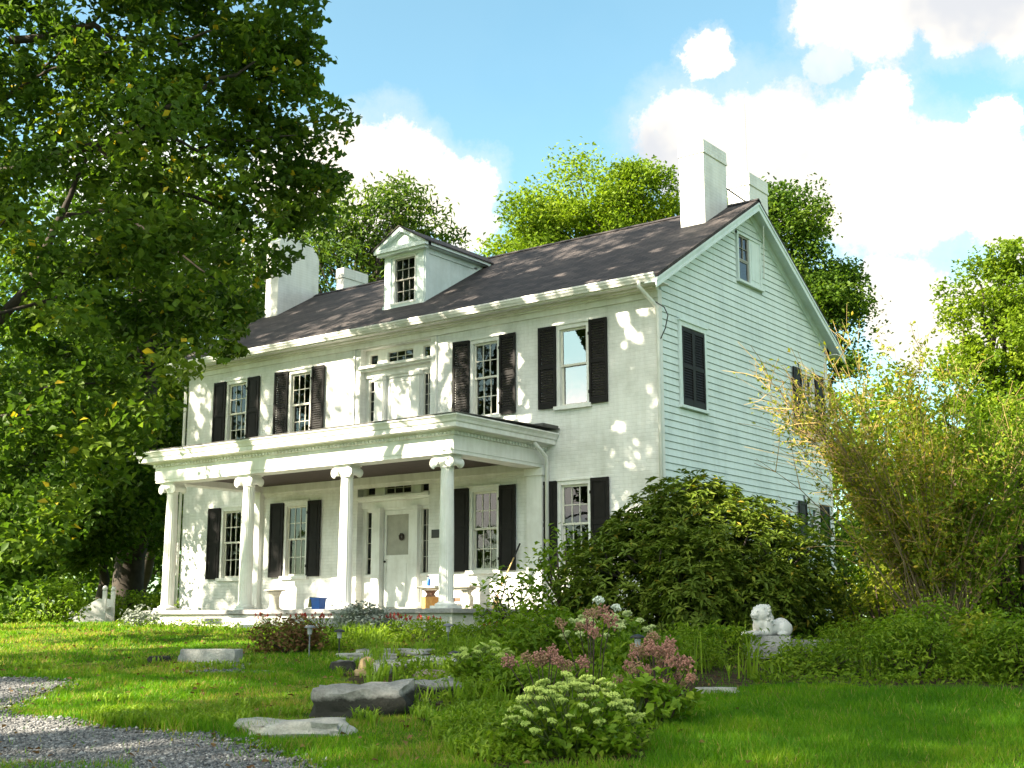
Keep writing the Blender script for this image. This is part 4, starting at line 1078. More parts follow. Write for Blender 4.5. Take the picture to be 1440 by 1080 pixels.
def column_part():
    zt = 4.46; z0 = 1.79
    mb = MB(); prof = []
    for k in range(15):
        t = k/14; r = .145 - .022*max(0, (t - .3)/.7)**1.6
        prof.append((r, .115 + t*(zt-z0-.115)))
    mb.lathe(prof, 96, flute=20, fdep=.055)
    col = mb.build('porch_column', M['trim'], house, loc=(0, 0, 0), smooth=False)
    b = MB(); b.box(-.215, .215, -.215, .215, 0, .05); b.lathe([(.20, .05), (.212, .065), (.212, .08), (.19, .095), (.165, .10), (.165, .112), (.15, .12)], 40)
    b.build('column_base', M['trim'], col, loc=(0, 0, 0), smooth=False, bevel=.004)
    c = MB(); zc = zt - z0
    c.lathe([(.124, zc-.05), (.140, zc-.04), (.126, zc-.03), (.13, zc-.005), (.165, zc+.045), (.17, zc+.06)], 40)
    c.box(-.205, .205, -.16, .16, zc+.145, zc+.172); c.box(-.23, .23, -.185, .185, zc+.173, zc+.20)
    c.box(-.20, .20, -.145, .145, zc+.075, zc+.144)
    for s in (-1, 1):
        for yy in (-1, 1):
            # spiral face of the volute
            pts = []
            for k in range(40):
                t = k/39; a = s*(math.pi/2 + t*math.pi*4.6); r = .092*(1-t)**.8 + .012
                pts.append((s*.195 + math.cos(a)*r*1, yy*.158, zc+.055 + math.sin(a)*r))
            c.tube(pts, [.016*(1-.6*k/39) for k in range(40)], 6)
        cyl = []
        for y, r in ((-.155, .088), (-.08, .066), (0, .06), (.08, .066), (.155, .088)): cyl.append((r, y))
        m2 = MB(); m2.lathe(cyl, 28); c.add([(x + s*.195, z, -y + zc+.055) for x, y, z in m2.v], m2.f)
    c.build('capital', M['trim'], col, loc=(0, 0, 0), smooth=False)
    return col
porch()
c0 = column_part()
for i, x in enumerate(COLX):
    c = c0 if i == 0 else copy_tree(c0, house)
    c.location = Vector((x, 18.28, 1.79)) - HL

# ================================================================== trees
def bl(px, py, dd, r, rz=None, ry=None):
    """a crown blob seen from the gate at (px, py), dd metres off, as a world ellipsoid"""
    x, y = spot(px, dd)
    elev = (540 - py)/FPX
    # height from the pitch of the line of sight
    cz = CAMZ + dd*(math.sin(PITCH) + elev*math.cos(PITCH))/(math.cos(PITCH) - elev*math.sin(PITCH))
    return (x, y, cz, r, ry or r, rz or r*.8)
def trees():
    # the big maple beside the drive, whose crown hangs into view
    p = ground(-520, 22)
    B = [bl(40, 60, 22, 3.4), bl(230, 40, 22, 2.6), bl(330, 130, 22.5, 1.7), bl(395, 95, 22.5, 1.25), bl(438, 205, 23, .95), bl(455, 185, 22.6, .62), bl(385, 40, 22, .95), bl(415, 20, 22, .55), bl(150, 240, 21, 2.6), bl(330, 250, 23, 1.5),
         bl(420, 275, 23.5, 1.0), bl(230, 360, 22, 1.9), bl(60, 420, 21, 2.6), bl(290, 425, 23.5, 1.15), bl(322, 455, 24, .6), bl(300, 470, 24.6, .85), bl(338, 440, 25, .75), bl(268, 498, 24.2, .7), bl(372, 385, 25, .9), bl(120, 520, 21, 1.8), bl(30, 640, 20.5, 1.7), bl(20, 760, 20, 1.0),
         bl(-160, 250, 22, 3.6), bl(-160, -60, 22, 4.0), bl(60, -190, 22, 3.6), bl(-120, -330, 23, 4.0), bl(200, -120, 22, 2.6), bl(300, -60, 22, 1.8)]
    def clear(P):
        # the crown stops short of the front left corner of the roof and of the open sky over the house
        d = P @ np.array([FH[0], FH[1], 0]); v = P - np.array([0, 0, CAMZ])
        z = d*math.cos(PITCH) + v[:,2]*math.sin(PITCH); o = P[:,0]*RH[0] + P[:,1]*RH[1]
        px = 720 + FPX*o/z; py = 540 - FPX*(v[:,2]*math.cos(PITCH) - d*math.sin(PITCH))/z
        lim = np.interp(py, [-400, -5, 25, 60, 110, 150, 195, 225, 255, 300, 370, 430, 480, 505, 560, 640, 780], [440, 452, 446, 462, 452, 498, 508, 462, 505, 520, 408, 358, 350, 322, 252, 236, 130])
        rag = 12*np.sin(py*.09) + 9*np.sin(py*.23 + 1)
        return px < lim + rag
    tree('maple_tree', p, B, 114000, .165, M['lfA'], 'large dark maple whose branches hang over the left half of the view', seed=3, trunk_r=.42, fork=.35, clump=.58, per=110, shell=.66, gaps=True, twigs=60, limbk=.34, odd=.012, cut=clear, group='shade trees round the drive', boughs=[([(-90, 540), (20, 405), (58, 300), (100, 205)], 21.4, .13), ([(20, 405), (110, 365), (225, 330)], 21.3, .07), ([(-70, 260), (60, 212), (160, 185), (270, 120), (335, 85)], 21.2, .10), ([(100, 205), (250, 282), (330, 300), (392, 306)], 22.4, .055), ([(58, 300), (150, 300), (300, 400)], 21.6, .05), ([(160, 185), (250, 205), (400, 190)], 21.8, .045), ([(-40, 60), (90, 40), (200, 70), (330, 40)], 21.5, .08)])
    # shade trees standing outside the frame, on the sunny side
    def big(px_off, xy, H, R, n, seed, label, size=.26, low=4.0, rr=.4):
        x, y = xy; z = gz(x, y); rs = np.random.RandomState(seed); B = []
        for k in range(13):
            a = rs.uniform(0, 6.28); q = rs.uniform(.2, .72); h = rs.uniform(low + 1, H - 2); w = 1 - ((h - H*.5)/(H*.62))**2
            B.append((x + math.cos(a)*q*R*w, y + math.sin(a)*q*R*w, z + h, R*.48, R*.48, R*.40))
        B.append((x, y, z + H*.55, R*.6, R*.6, H*.25)); B.append((x, y, z + H*.85, R*.45, R*.45, H*.13))
        tree('maple_tree', (x, y, z), B, n, size, M['lfA'], label, seed=seed, trunk_r=rr, fork=.4, clump=1.0, per=30, shell=.45, gaps=True, twigs=40, group='shade trees round the drive')
    big(0, (-33.5, 8.5), 24, 7.0, 30000, 21, 'broad maple on the far left lawn, outside the picture', .26)
    big(0, (-19.0, 1.5), 25, 4.6, 30000, 22, 'slender maple behind the drive, left of the gate', .26, 7)
    big(0, (-20.5, -15.5), 28, 8.0, 26000, 23, 'tallest maple across the road, straight behind the drive', .34, 10)
    big(0, (-10.5, -20), 28, 8.0, 24000, 24, 'tall maple across the road behind the visitor', .34, 10)
    big(0, (7.5, 27), 14, 5.5, 16000, 29, 'round tree on the right lawn, outside the picture', .32, 2)
    big(0, (9.0, 16), 13, 5.0, 14000, 30, 'small tree on the right lawn, nearest the visitor', .32, 2)
    # dark trees left of the house
    def bgt(name, px, dd, B, n, size, mat, label, seed, tr=.25, **k):
        p = ground(px, dd)
        tree(name, p, B, n, size, M[mat], label, seed=seed, trunk_r=tr, group=k.pop('group', 'trees at the left of the house'), **k)
    bgt('oak_tree', 185, 37, [bl(190, 420, 37, 3.0), bl(120, 360, 38, 3.4), bl(250, 470, 39, 2.0), bl(210, 300, 38, 2.8), bl(330, 470, 43, 2.2), bl(110, 520, 37, 2.4), bl(250, 390, 42, 2.2), bl(330, 410, 44, 1.5)], 26000, .2, 'lfB',
        'dark oak with a thick trunk directly left of the porch', 31, .38, clump=.8, lean=(.2, .2), twigs=40, fork=.62, cut=lambda P: P[:,0] < -27.2 + (P[:,2] > 9.0)*(P[:,1] > 26)*4)
    bgt('understory_tree', 60, 33, [bl(60, 640, 33, 2.4), bl(130, 700, 34, 1.7), bl(10, 740, 32, 1.7), bl(100, 580, 34, 2.0), bl(30, 800, 32, .9)], 20000, .19, 'lfB', 'low dark tree at the left edge of the lawn, foliage almost to the grass', 32, .16, clump=.7, twigs=30)
    bgt('understory_tree', 150, 36, [bl(150, 700, 36, 1.8), bl(180, 620, 38, 1.7), bl(120, 760, 35, 1.1), bl(205, 740, 38, 1.0)], 14000, .19, 'lfB', 'shaded sapling between the low tree and the porch', 33, .14, clump=.6, twigs=30)
    bgt('leaning_tree', 196, 40, [bl(238, 560, 41, 1.6), bl(225, 640, 42, 1.5), bl(215, 520, 42, 1.6), bl(250, 700, 43, 1.2)], 9000, .2, 'lfC', 'sunlit yellow-green tree glimpsed beside the left end of the porch', 34, .22, clump=.6, lean=(1.2, 0), twigs=24)
    bgt('oak_tree', -60, 44, [bl(-40, 560, 44, 4.5), bl(60, 480, 46, 4.2), bl(60, 640, 46, 3.4), bl(-60, 720, 44, 3.4), bl(150, 560, 48, 3.4), bl(160, 690, 48, 3.0), bl(230, 640, 52, 2.6), bl(60, 780, 47, 2.0), bl(150, 790, 50, 2.0), bl(240, 740, 52, 2.0)], 26000, .32, 'lfB',
        'broad dark oak filling the background at the far left', 35, .4, clump=1.1, twigs=30)
    bgt('oak_tree', 420, 62, [bl(120, 820, 60, 3.4), bl(220, 800, 62, 3.0), bl(30, 830, 60, 3.0), bl(190, 700, 64, 4), bl(60, 720, 64, 4.5), bl(290, 560, 64, 3.2), bl(-80, 800, 60, 5), bl(-90, 620, 64, 6)], 18000, .4, 'lfB', 'distant dark woodland oak far behind the left lawn', 36, .3, clump=1.3, twigs=10)
    # behind the roof
    bgt('walnut_tree', 470, 46, [bl(545, 300, 46, 1.3), bl(570, 280, 46, .9), bl(500, 320, 46, 1.6), bl(470, 380, 46, 2.0), bl(440, 330, 47, 1.6), bl(600, 320, 46, .9), bl(635, 335, 46, .65), bl(560, 345, 47, 1.2), bl(535, 390, 47, 1.2), bl(400, 370, 47, 1.4), bl(340, 400, 47, 1.5), bl(620, 360, 47, .8)], 11500, .26, 'lfD',
        'feathery walnut behind the roof beside the dormer', 41, .3, clump=.8, per=22, shell=.7, aspect=.34, up=.25, twigs=50, group='trees behind the house')
    bgt('ash_tree', 840, 58, [bl(840, 301, 58, 3.0), bl(790, 326, 58, 2.4), bl(745, 356, 58, 1.6), bl(900, 291, 58, 2.2), bl(872, 266, 58, 1.4), bl(725, 374, 58, .9), bl(930, 326, 58, 2.2), bl(820, 366, 59, 3.0), bl(980, 356, 59, 2.4), bl(760, 406, 60, 2.4)], 50000, .20, 'lfC',
        'sunlit yellow-green ash rising behind the middle of the roof', 42, .35, clump=1.4, per=330, shell=.8, group='trees behind the house', twigs=60)
    bgt('ash_tree', 1120, 52, [bl(1110, 320, 52, 1.9), bl(1085, 280, 52, 1.1), bl(1140, 380, 52, 2.0), bl(1165, 420, 52, 1.6), bl(1190, 395, 52, .8), bl(1150, 450, 52, 2.0), bl(1060, 300, 53, 1.2), bl(1205, 440, 52, .7), bl(1130, 520, 52, 2.4)], 36000, .19, 'lfB',
        'darker green ash behind the right gable', 43, .3, clump=1.15, per=260, shell=.8, group='trees behind the house', twigs=50)
    bgt('linden_tree', 1420, 42, [bl(1400, 400, 42, 1.2), bl(1440, 420, 42, 1.5), bl(1370, 460, 42, 1.0), bl(1420, 480, 42, 1.6), bl(1345, 520, 42, .9), bl(1385, 540, 42, 1.5), bl(1440, 560, 42, 1.6), bl(1330, 590, 42, 1.2), bl(1400, 620, 42, 2.0), bl(1500, 450, 43, 2.4), bl(1510, 600, 43, 2.6), bl(1440, 370, 42, .8)], 42000, .16, 'lfC',
        'bright sunlit linden at the right edge of the picture', 44, .3, clump=.85, per=260, shell=.8, group='trees at the right of the house', twigs=60)
    bgt('linden_tree', 1250, 48, [bl(1240, 640, 48, 2.4), bl(1300, 660, 48, 2.6), bl(1200, 720, 48, 2.2), bl(1280, 770, 47, 2.6), bl(1380, 720, 46, 3.0), bl(1225, 560, 48, 1.5), bl(1460, 760, 46, 3.0), bl(1180, 790, 47, 1.6), bl(1300, 840, 46, 2.0), bl(1400, 840, 46, 2.0)], 26000, .23, 'lfC',
        'spreading linden in the background behind the golden shrub', 45, .25, clump=1.0, group='trees at the right of the house', twigs=20)
trees()

def woods():
    # the wooded far side of the road and fields, all round outside the picture
    rs = np.random.RandomState(99); B = []
    for h in [*np.arange(4, 30, 2.4), *np.arange(45, 70, 2.4), *np.arange(70, 300, 4.2)]:
        a = rad(h + rs.uniform(-1, 1)); R = rs.uniform(62, 78) if h > 70 else rs.uniform(78, 92); x, y = -math.sin(a)*R, math.cos(a)*R
        B.append((x, y, gz(x, y) + (rs.uniform(2.5, 4.5) if h > 70 else rs.uniform(1.5, 2.2)), rs.uniform(3, 4.5), rs.uniform(3, 4.5), rs.uniform(3.5, 6) if h > 70 else rs.uniform(2.4, 3.4)))
    P, t, C = clump_points(B, 34000, rs, 1.6, 30, .8); k = ~blocks_mirror(P) & (P[:,2] > 0)
    o = leaf_mesh('woods', P[k], .75, M['lfB'], None, rs=rs, tint=t[k]*.93); o['kind'] = 'stuff'
woods()

# ================================================================== shrubs and garden plants
def mound(name, px, dd, rx, ry, h, n, size, mat, label, seed, cat='shrub', aspect=.5, up=.5, group=None, stems=True, clump=.35, per=24, shell=.75, lift=.0, blobs=None, odd=0, ymax=None, stem='darkstem', leafname='foliage'):
    x, y = spot(px, dd); z = gz(x, y); rs = np.random.RandomState(seed)
    root = empty(name, (x, y, z), YAW); root.rotation_euler = (0, 0, 0); tag(root, label, cat, group)
    c, s = math.cos(YAW), math.sin(YAW)
    B = blobs or [(0, 0, h*.42, rx, ry, h*.55), (-rx*.4, 0, h*.5, rx*.5, ry*.6, h*.42), (rx*.4, ry*.1, h*.5, rx*.5, ry*.6, h*.42)]
    B = [(x + b[0]*c - b[1]*s, y + b[0]*s + b[1]*c, z + b[2] + lift, *b[3:]) for b in B]
    P, t, C = clump_points(B, n, rs, clump, per, shell)
    k = P[:,2] > z + .02
    if ymax is not None: k &= ~((P[:,1] > ymax) & (P[:,0] < HX1 + .06)) & ~((P[:,1] > 17.1) & (P[:,0] < PXR + .5) & (P[:,1] > 17.5) & (P[:,0] < PXR + .15))
    P, t, = P[k], t[k]*.93
    if odd: t = np.where(rs.rand(len(t)) < odd, 1.0, t)
    ctr = np.array([x, y, z + h*.3]); out = P - ctr; out /= np.linalg.norm(out, axis=1)[:,None]
    leaf_mesh(leafname, P, size, M[mat], root, rs=rs, tint=t, aspect=aspect, up=up, outward=out*.6)
    if stems:
        mb = MB(); Ck = C[rs.choice(len(C), min(len(C), 26), False)]
        for q in Ck:
            if q[2] < z + .1: continue
            limb(mb, (x + rs.normal()*rx*.12, y + rs.normal()*ry*.12, z-.05), q, .018*max(h, .6), .005*max(h, .6), rs, .12, 5, 5)
        if mb.v: mb.build('stems', M[stem], root, smooth=True)
    return root
def whorl_shrub(name, px, dd, B, nclus, size, mat, label, seed, ymax=None):
    """an evergreen whose long leaves sit in whorls at the branch ends"""
    x, y = spot(px, dd); z = gz(x, y); rs = np.random.RandomState(seed)
    root = empty(name, (x, y, z)); tag(root, label, 'shrub')
    c, s = math.cos(YAW), math.sin(YAW)
    Bw = np.array([(x + b[0]*c - b[1]*s, y + b[0]*s + b[1]*c, z + b[2], b[3], b[4], b[5]) for b in B])
    w = Bw[:,3]*Bw[:,5]; k = rs.choice(len(Bw), nclus, p=w/w.sum())
    d = rs.normal(size=(nclus, 3)); d /= np.linalg.norm(d, axis=1)[:,None]
    r = np.where(rs.rand(nclus) < .72, rs.uniform(.86, 1.10, nclus), rs.uniform(.45, .9, nclus))
    lump = np.array([noise.noise((a*1.9, b*1.9, e*1.9)) for a, b, e in d*2 + k[:,None]*3.3])
    C = Bw[k,:3] + d*Bw[k,3:6]*(r + .30*lump)[:,None]
    ok = C[:,2] > z + .05
    if ymax is not None: ok &= ~((C[:,1] > ymax) & (C[:,0] < HX1 + .25))
    C, d = C[ok], d[ok]; n = len(C); m = 8
    A = rs.uniform(0, 6.28, (n, 1)) + np.arange(m)*2*np.pi/m + rs.normal(size=(n, m))*.25
    up = d*.7 + np.array([0, 0, .75]); up /= np.linalg.norm(up, axis=1)[:,None]
    u = np.cross(up, rs.normal(size=(n, 3))); u /= np.linalg.norm(u, axis=1)[:,None]; v = np.cross(up, u)
    rad_ = u[:,None]*np.cos(A)[...,None] + v[:,None]*np.sin(A)[...,None]
    tilt = rs.uniform(-.15, .75, (n, m, 1)); ax = rad_ + up[:,None]*tilt; ax /= np.linalg.norm(ax, axis=2)[...,None]
    P = C[:,None] + ax*size*.55; tint = np.clip(rs.beta(2, 2, (n, 1))*.7 + rs.beta(2, 2, (n, m))*.3, 0, 1)*.93
    tint = np.where(rs.rand(n, m) < .02, 1.0, tint)
    nrm = (up[:,None] - ax*np.sum(up[:,None]*ax, 2)[...,None]).reshape(-1, 3)
    leaf_mesh('foliage', P.reshape(-1, 3), size, M[mat], root, rs=rs, tint=tint.reshape(-1), aspect=.33, up=.2, outward=nrm*2.2, axis=ax.reshape(-1, 3)*3)
    mb = MB()
    for q in C[rs.choice(n, 60, False)]:
        limb(mb, (x + rs.normal()*.3, y + rs.normal()*.2, z-.05), q, .045, .010, rs, .15, 6, 6)
    mb.build('stems', M['bark'], root, smooth=True)
    return root
whorl_shrub('rhododendron', 985, 20.3, [(0, 0, 1.05, 1.75, 1.3, 1.15), (-.25, .1, 1.75, 1.0, .8, .85), (-1.15, 0, .95, .95, .9, .85), (1.1, .1, .95, 1.05, .95, .80), (-.85, .2, 1.55, .65, .6, .5), (.55, .1, 1.65, .8, .7, .65), (1.65, .1, .6, .55, .7, .6), (.05, .3, 2.35, .30, .3, .26), (-.62, .2, 2.25, .34, .3, .26), (-1.25, .1, 1.70, .36, .35, .30), (.42, .2, 2.28, .24, .25, .22), (-1.85, 0, .8, .42, .5, .6), (1.0, .2, 1.75, .32, .3, .28), (-.3, -1.1, .9, .7, .4, .7), (.7, -1.0, .7, .6, .4, .55)],
            4300, .135, 'lfR', 'big rounded dark evergreen rhododendron hiding the lower corner of the house', 51, ymax=20.9)
def golden_shrub():
    px, dd = 1318, 18.4; x, y, z = ground(px, dd); rs = np.random.RandomState(61)
    root = empty('golden_shrub', (x, y, z)); tag(root, 'tall vase-shaped shrub with golden twiggy stems at the right of the house', 'shrub')
    mb = MB(); tg = MB(); LP = []; LT = []
    c, s = math.cos(YAW), math.sin(YAW)
    def W_(a, b, h): return np.array([x + a*c - b*s, y + a*s + b*c, z + h])
    goals = []
    for k in range(64):
        a = rs.uniform(-2.75, 1.7); h = rs.uniform(2.2, 4.7)*(1 - .16*abs(a + .3)/2); b = rs.uniform(-1.3, 1.1); h = max(h, 1.6 - 1.0*a) if a < -.8 else h; goals.append((a, b, h))
    for a, b, h in ((-2.75, -.5, 2.75), (-2.6, -.3, 3.4), (-2.45, -.2, 2.2), (-2.0, -.4, 4.2), (-1.6, 0, 4.5), (-2.3, .2, 3.0), (-1.2, .3, 4.9), (-.6, .1, 4.8), (0, .1, 4.5), (.7, .1, 4.3), (1.3, .2, 3.9), (1.6, -.1, 3.0), (1.5, -.3, 2.2)): goals.append((a, b, h))
    for a, b, h in goals:
        p0 = W_(rs.normal()*.16, rs.normal()*.16, -.08); p3 = W_(a, b, h)
        p1 = W_(a*.22 + rs.normal()*.06, b*.2, h*.42); p2 = W_(a*.62 + rs.normal()*.1, b*.6, h*.78)
        pts = []
        n = 11
        for i in range(n):
            t = i/(n-1); q = (1-t)**3*p0 + 3*(1-t)**2*t*p1 + 3*(1-t)*t*t*p2 + t**3*p3
            pts.append(q + rs.normal(size=3)*.02)
        r0 = rs.uniform(.008, .020); mb.tube([tuple(q) for q in pts], [r0*(1 - .86*i/(n-1)) for i in range(n)], 5)
        # side twigs with leaves
        for j in range(rs.randint(15, 23)):
            i = rs.randint(3, n-1); st = pts[i]; dirn = pts[min(i+1, n-1)] - pts[i-1]; dirn /= np.linalg.norm(dirn)
            tw = dirn*rs.uniform(.3, .8) + rs.normal(size=3)*.42 + np.array([0, 0, .15]); tw *= rs.uniform(.28, .85)/np.linalg.norm(tw)
            e = st + tw; md = st + tw*.5 + rs.normal(size=3)*.03
            tg.tube([tuple(st), tuple(md), tuple(e)], [r0*.42, r0*.3, .0035], 3, cap=False)
            m = rs.randint(14, 30)
            for q in range(m):
                t = rs.uniform(.12, 1.05); LP.append(st + tw*t + rs.normal(size=3)*.035); LT.append(rs.beta(2, 2)*.93 if rs.rand() > .09 else 1.0)
        for q in range(rs.randint(14, 30)):
            t = rs.randint(2, n); LP.append(pts[t] + rs.normal(size=3)*.05); LT.append(rs.beta(2, 2)*.93)
    LP = np.array(LP); LT = np.array(LT); side = (LP[:,0] - x)*c + (LP[:,1] - y)*s; hgt = LP[:,2] - z
    keep = rs.rand(len(LP)) < np.clip(1.0 - .50*np.clip(-side - 1.1, 0, 1.2) - .14*np.clip(hgt - 3.2, 0, 2), .22, 1)
    keep &= (side > -1.15 - .65*np.maximum(0, hgt - 1.3)) | (rs.rand(len(LP)) < .06)
    keep &= (side > -.7) | (rs.rand(len(LP)) < .72)
    LP, LT, side = LP[keep], LT[keep], side[keep]
    gm = side + rs.normal(size=len(side))*.45 > .15
    leaf_mesh('foliage', LP[~gm], .070, M['lfV'], root, rs=rs, tint=LT[~gm], aspect=.5, up=.3)
    leaf_mesh('foliage', LP[gm], .078, M['lfG'], root, rs=rs, tint=LT[gm], aspect=.5, up=.3)
    mb.build('stems', M['stem'], root, smooth=True); tg.build('twigs', M['twig'], root, smooth=True)
golden_shrub()
mound('leafy_shrub', 1432, 19.5, 1.35, 1.0, 3.9, 9000, .095, 'lfG', 'dark green leafy shrub at the right edge beside the golden shrub', 62, clump=.4)
mound('leafy_shrub', 1225, 20.0, .85, .7, 1.15, 2600, .085, 'lfV', 'low golden-leaved shrub under the left side of the golden shrub', 63, clump=.3)
mound('leafy_shrub', 1340, 21.5, 1.9, .9, 3.2, 10000, .095, 'lfG', 'green thicket shrub behind the stems of the golden shrub', 64, clump=.45)
mound('thicket', 1250, 27, 3.0, 1.2, 2.6, 7000, .15, 'lfB', 'dark thicket in the shade behind the golden shrub', 83, clump=.5)
mound('thin_shrub', 722, 20.3, .55, .45, 1.15, 700, .11, 'lfG', 'thin open shrub with single leaves in front of the porch bench', 65, clump=.3, per=9, shell=.5, ymax=20.8)
mound('thin_shrub', 795, 21.0, .75, .5, 1.75, 1500, .11, 'lfG', 'taller open shrub joining the left side of the rhododendron', 66, clump=.3, per=10, shell=.5, ymax=20.8)
mound('lawn_shrub', 82, 29.5, .75, .6, 1.0, 3000, .10, 'lfY', 'light green feathery shrub beside the white steps on the left lawn', 67, clump=.3)
mound('leafy_shrub', 200, 33, 1.3, .9, .75, 2600, .11, 'lfG', 'low shrub in the shade at the left end of the porch', 68, clump=.3)
mound('leafy_shrub', 15, 29.5, .9, .6, .45, 1500, .11, 'lfG', 'flat dark shrub at the left edge of the lawn', 69, clump=.3)
mound('perennial_clump', 765, 16.2, .60, .5, .72, 2600, .12, 'lfG', 'lush green perennial clump left of the white hydrangea', 70, aspect=.28, up=.3, clump=.28)
mound('fern_shrub', 412, 18.3, .50, .4, .42, 2200, .07, 'lfBr', 'brown dried fern on the lawn near the granite block', 71, odd=.25, clump=.25)
mound('silver_plant', 514, 22.6, .42, .4, .46, 2200, .08, 'lfS', 'silvery grey plant at the porch edge between two columns', 72, clump=.22, stem='greenstem')
mound('silver_plant', 205, 26.6, .40, .3, .34, 500, .09, 'lfS', 'small pale silvery plant at the left foot of the porch', 73, clump=.22, per=10, stem='greenstem')
mound('juniper_shrub', 1140, 15.4, .55, .4, .36, 2800, .07, 'lfG', 'low spreading bush under the statue slab', 74, aspect=.3, clump=.25)
mound('juniper_shrub', 1275, 14.9, .55, .5, .66, 3600, .075, 'lfG', 'rounded low bush at the lawn edge below the golden shrub', 75, aspect=.35, clump=.25)
mound('juniper_shrub', 1420, 14.6, .55, .5, .72, 3600, .085, 'lfG', 'low bush at the lawn edge by the right border of the picture', 76, aspect=.35, clump=.25)
mound('juniper_shrub', 1205, 17.9, .6, .45, .50, 2400, .075, 'lfG', 'green bush behind the stone slab right of the statue', 77, aspect=.3, clump=.25)
mound('juniper_shrub', 955, 15.8, .50, .4, .42, 2400, .06, 'lfG', 'dark blue-green low bush between the pink flowers and the iris', 78, aspect=.3, clump=.22)
mound('leafy_shrub', 1300, 17.0, .62, .45, .80, 2200, .08, 'lfG', 'low leafy shrub at the foot of the golden shrub', 84, clump=.26)
mound('leafy_shrub', 1365, 16.4, .50, .45, .60, 1800, .08, 'lfV', 'yellowish low shrub between the two lawn-edge bushes', 85, clump=.24)
mound('perennial_clump', 905, 14.6, .50, .4, .50, 1700, .10, 'lfG', 'green leafy clump behind the pink flowers', 86, aspect=.35, up=.3, clump=.22)
mound('perennial_clump', 735, 12.6, .42, .35, .36, 1300, .09, 'lfG', 'green leafy clump between the two sedums', 87, aspect=.35, up=.3, clump=.2)
mound('broadleaf_plant', 893, 10.9, .26, .22, .42, 420, .10, 'lfY', 'bright broad-leaved plant beneath the pink flower heads', 79, aspect=.55, clump=.15, stem='greenstem')
mound('perennial_clump', 690, 19.6, .8, .45, .35, 1600, .10, 'lfG', 'loose green border plant before the right end of the porch', 80, aspect=.25, up=.2, clump=.25)
mound('perennial_clump', 600, 20.6, .9, .4, .30, 1500, .09, 'lfG', 'low green border plant before the front door', 81, aspect=.25, up=.2, clump=.25)
mound('perennial_clump', 990, 16.8, .7, .4, .45, 1600, .10, 'lfG', 'pale green perennials left of the statue', 82, aspect=.25, up=.2, clump=.25)
# --- flowering clumps -----------------------------------------------
def head_mesh(name, r, mat, seed, flat=.45, n=60, dot=.011, loose=0.0):
    rs = np.random.RandomState(seed); mb = MB()
    for k in range(n):
        a = rs.uniform(0, 6.28); q = math.sqrt(rs.rand()); z = (1 - q*q)*flat*r + rs.normal()*dot*(.35 + loose*2)
        s = dot*rs.uniform(.7, 1.35); cx, cy = math.cos(a)*q*r, math.sin(a)*q*r
        mb.add([(cx+s, cy, z), (cx, cy+s, z), (cx-s, cy, z), (cx, cy-s, z), (cx, cy, z+s), (cx, cy, z-s*1.3)], [(0,1,4),(1,2,4),(2,3,4),(3,0,4),(1,0,5),(2,1,5),(3,2,5),(0,3,5)])
    for k in range(7):
        a = k*.9; mb.tube([(0, 0, -r*.75), (math.cos(a)*r*.6, math.sin(a)*r*.6, 0)], [.004, .0022], 3, cap=False)
    me = bpy.data.meshes.new(name); me.from_pydata(mb.v, [], mb.f); me.materials.append(mat); me.update(); return me
def flower_clump(name, px, dd, rx, ry, h, nhead, hm, leafmat, label, cat, seed, nleaf=900, lsize=.075, aspect=.6, group=None, spread=1.0, rmin=0.0, stemm='greenstem', hscale=(.75, 1.25), low=.35, tall=1.0, foliage_h=.8):
    x, y = spot(px, dd); z = gz(x, y); rs = np.random.RandomState(seed)
    root = empty(name, (x, y, z)); tag(root, label, cat, group); c, s = math.cos(YAW), math.sin(YAW)
    def W_(a, b, q): return (x + a*c - b*s, y + a*s + b*c, z + q)
    hs = MB(); tops = []
    tries = 0
    while len(tops) < nhead and tries < 6000:
        tries += 1
        a, b = rs.uniform(-1, 1), rs.uniform(-1, 1); q = math.hypot(a, b)
        if q > 1: continue
        hh = h*(low + (1-low)*math.sqrt(max(0, 1 - q*q*.92)))*rs.uniform(.86, 1.06)*tall
        p = (a*rx*spread, b*ry*spread, hh)
        if any((p[0]-t[0])**2 + (p[1]-t[1])**2 + (p[2]-t[2])**2 < rmin**2 for t in tops): continue
        tops.append(p)
    for i, (a, b, hh) in enumerate(tops):
        me = hm[rs.randint(len(hm))]
        o = bpy.data.objects.new('flower_head', me); COL.objects.link(o); o.parent = root
        w = W_(a, b, hh); o.location = (w[0]-x, w[1]-y, w[2]-z); k = rs.uniform(*hscale); o.scale = (k, k, k)
        o.rotation_euler = (rs.normal()*.18 + b/ry*-.25, rs.normal()*.18 + a/rx*.35, rs.uniform(0, 6))
        ba, bb = a*.35, b*.35
        hs.tube([W_(ba, bb, 0), W_(ba + (a-ba)*.45, bb + (b-bb)*.45, hh*.6), W_(a, b, hh-.02)], [.006, .005, .004], 4, cap=False)
    hs.build('stems', M[stemm], root, smooth=True)
    fh = h*foliage_h
    B = [W_(0, 0, fh*.45) + (rx*.95, ry*.95, fh*.55), W_(-rx*.45, 0, fh*.45) + (rx*.5, ry*.7, fh*.45), W_(rx*.45, 0, fh*.45) + (rx*.5, ry*.7, fh*.45)]
    P, t, C = clump_points(B, nleaf, rs, .14, 10, .7); k = P[:,2] > z + .01
    leaf_mesh('foliage', P[k], lsize, M[leafmat], root, rs=rs, tint=t[k]*.93, aspect=aspect, up=.6)
    return root
sed = [head_mesh('sedum_head', .044, M['sedum'], i, .26, 64, .0085) for i in range(3)]
joe = [head_mesh('dusty_head', .066, M['joe' if i % 2 else 'joe2'], 10+i, .7, 58, .0105, .9) for i in range(4)]
hyd = [head_mesh('pale_head', .055, M['creamfl'], 20+i, .6, 46, .011) for i in range(2)]
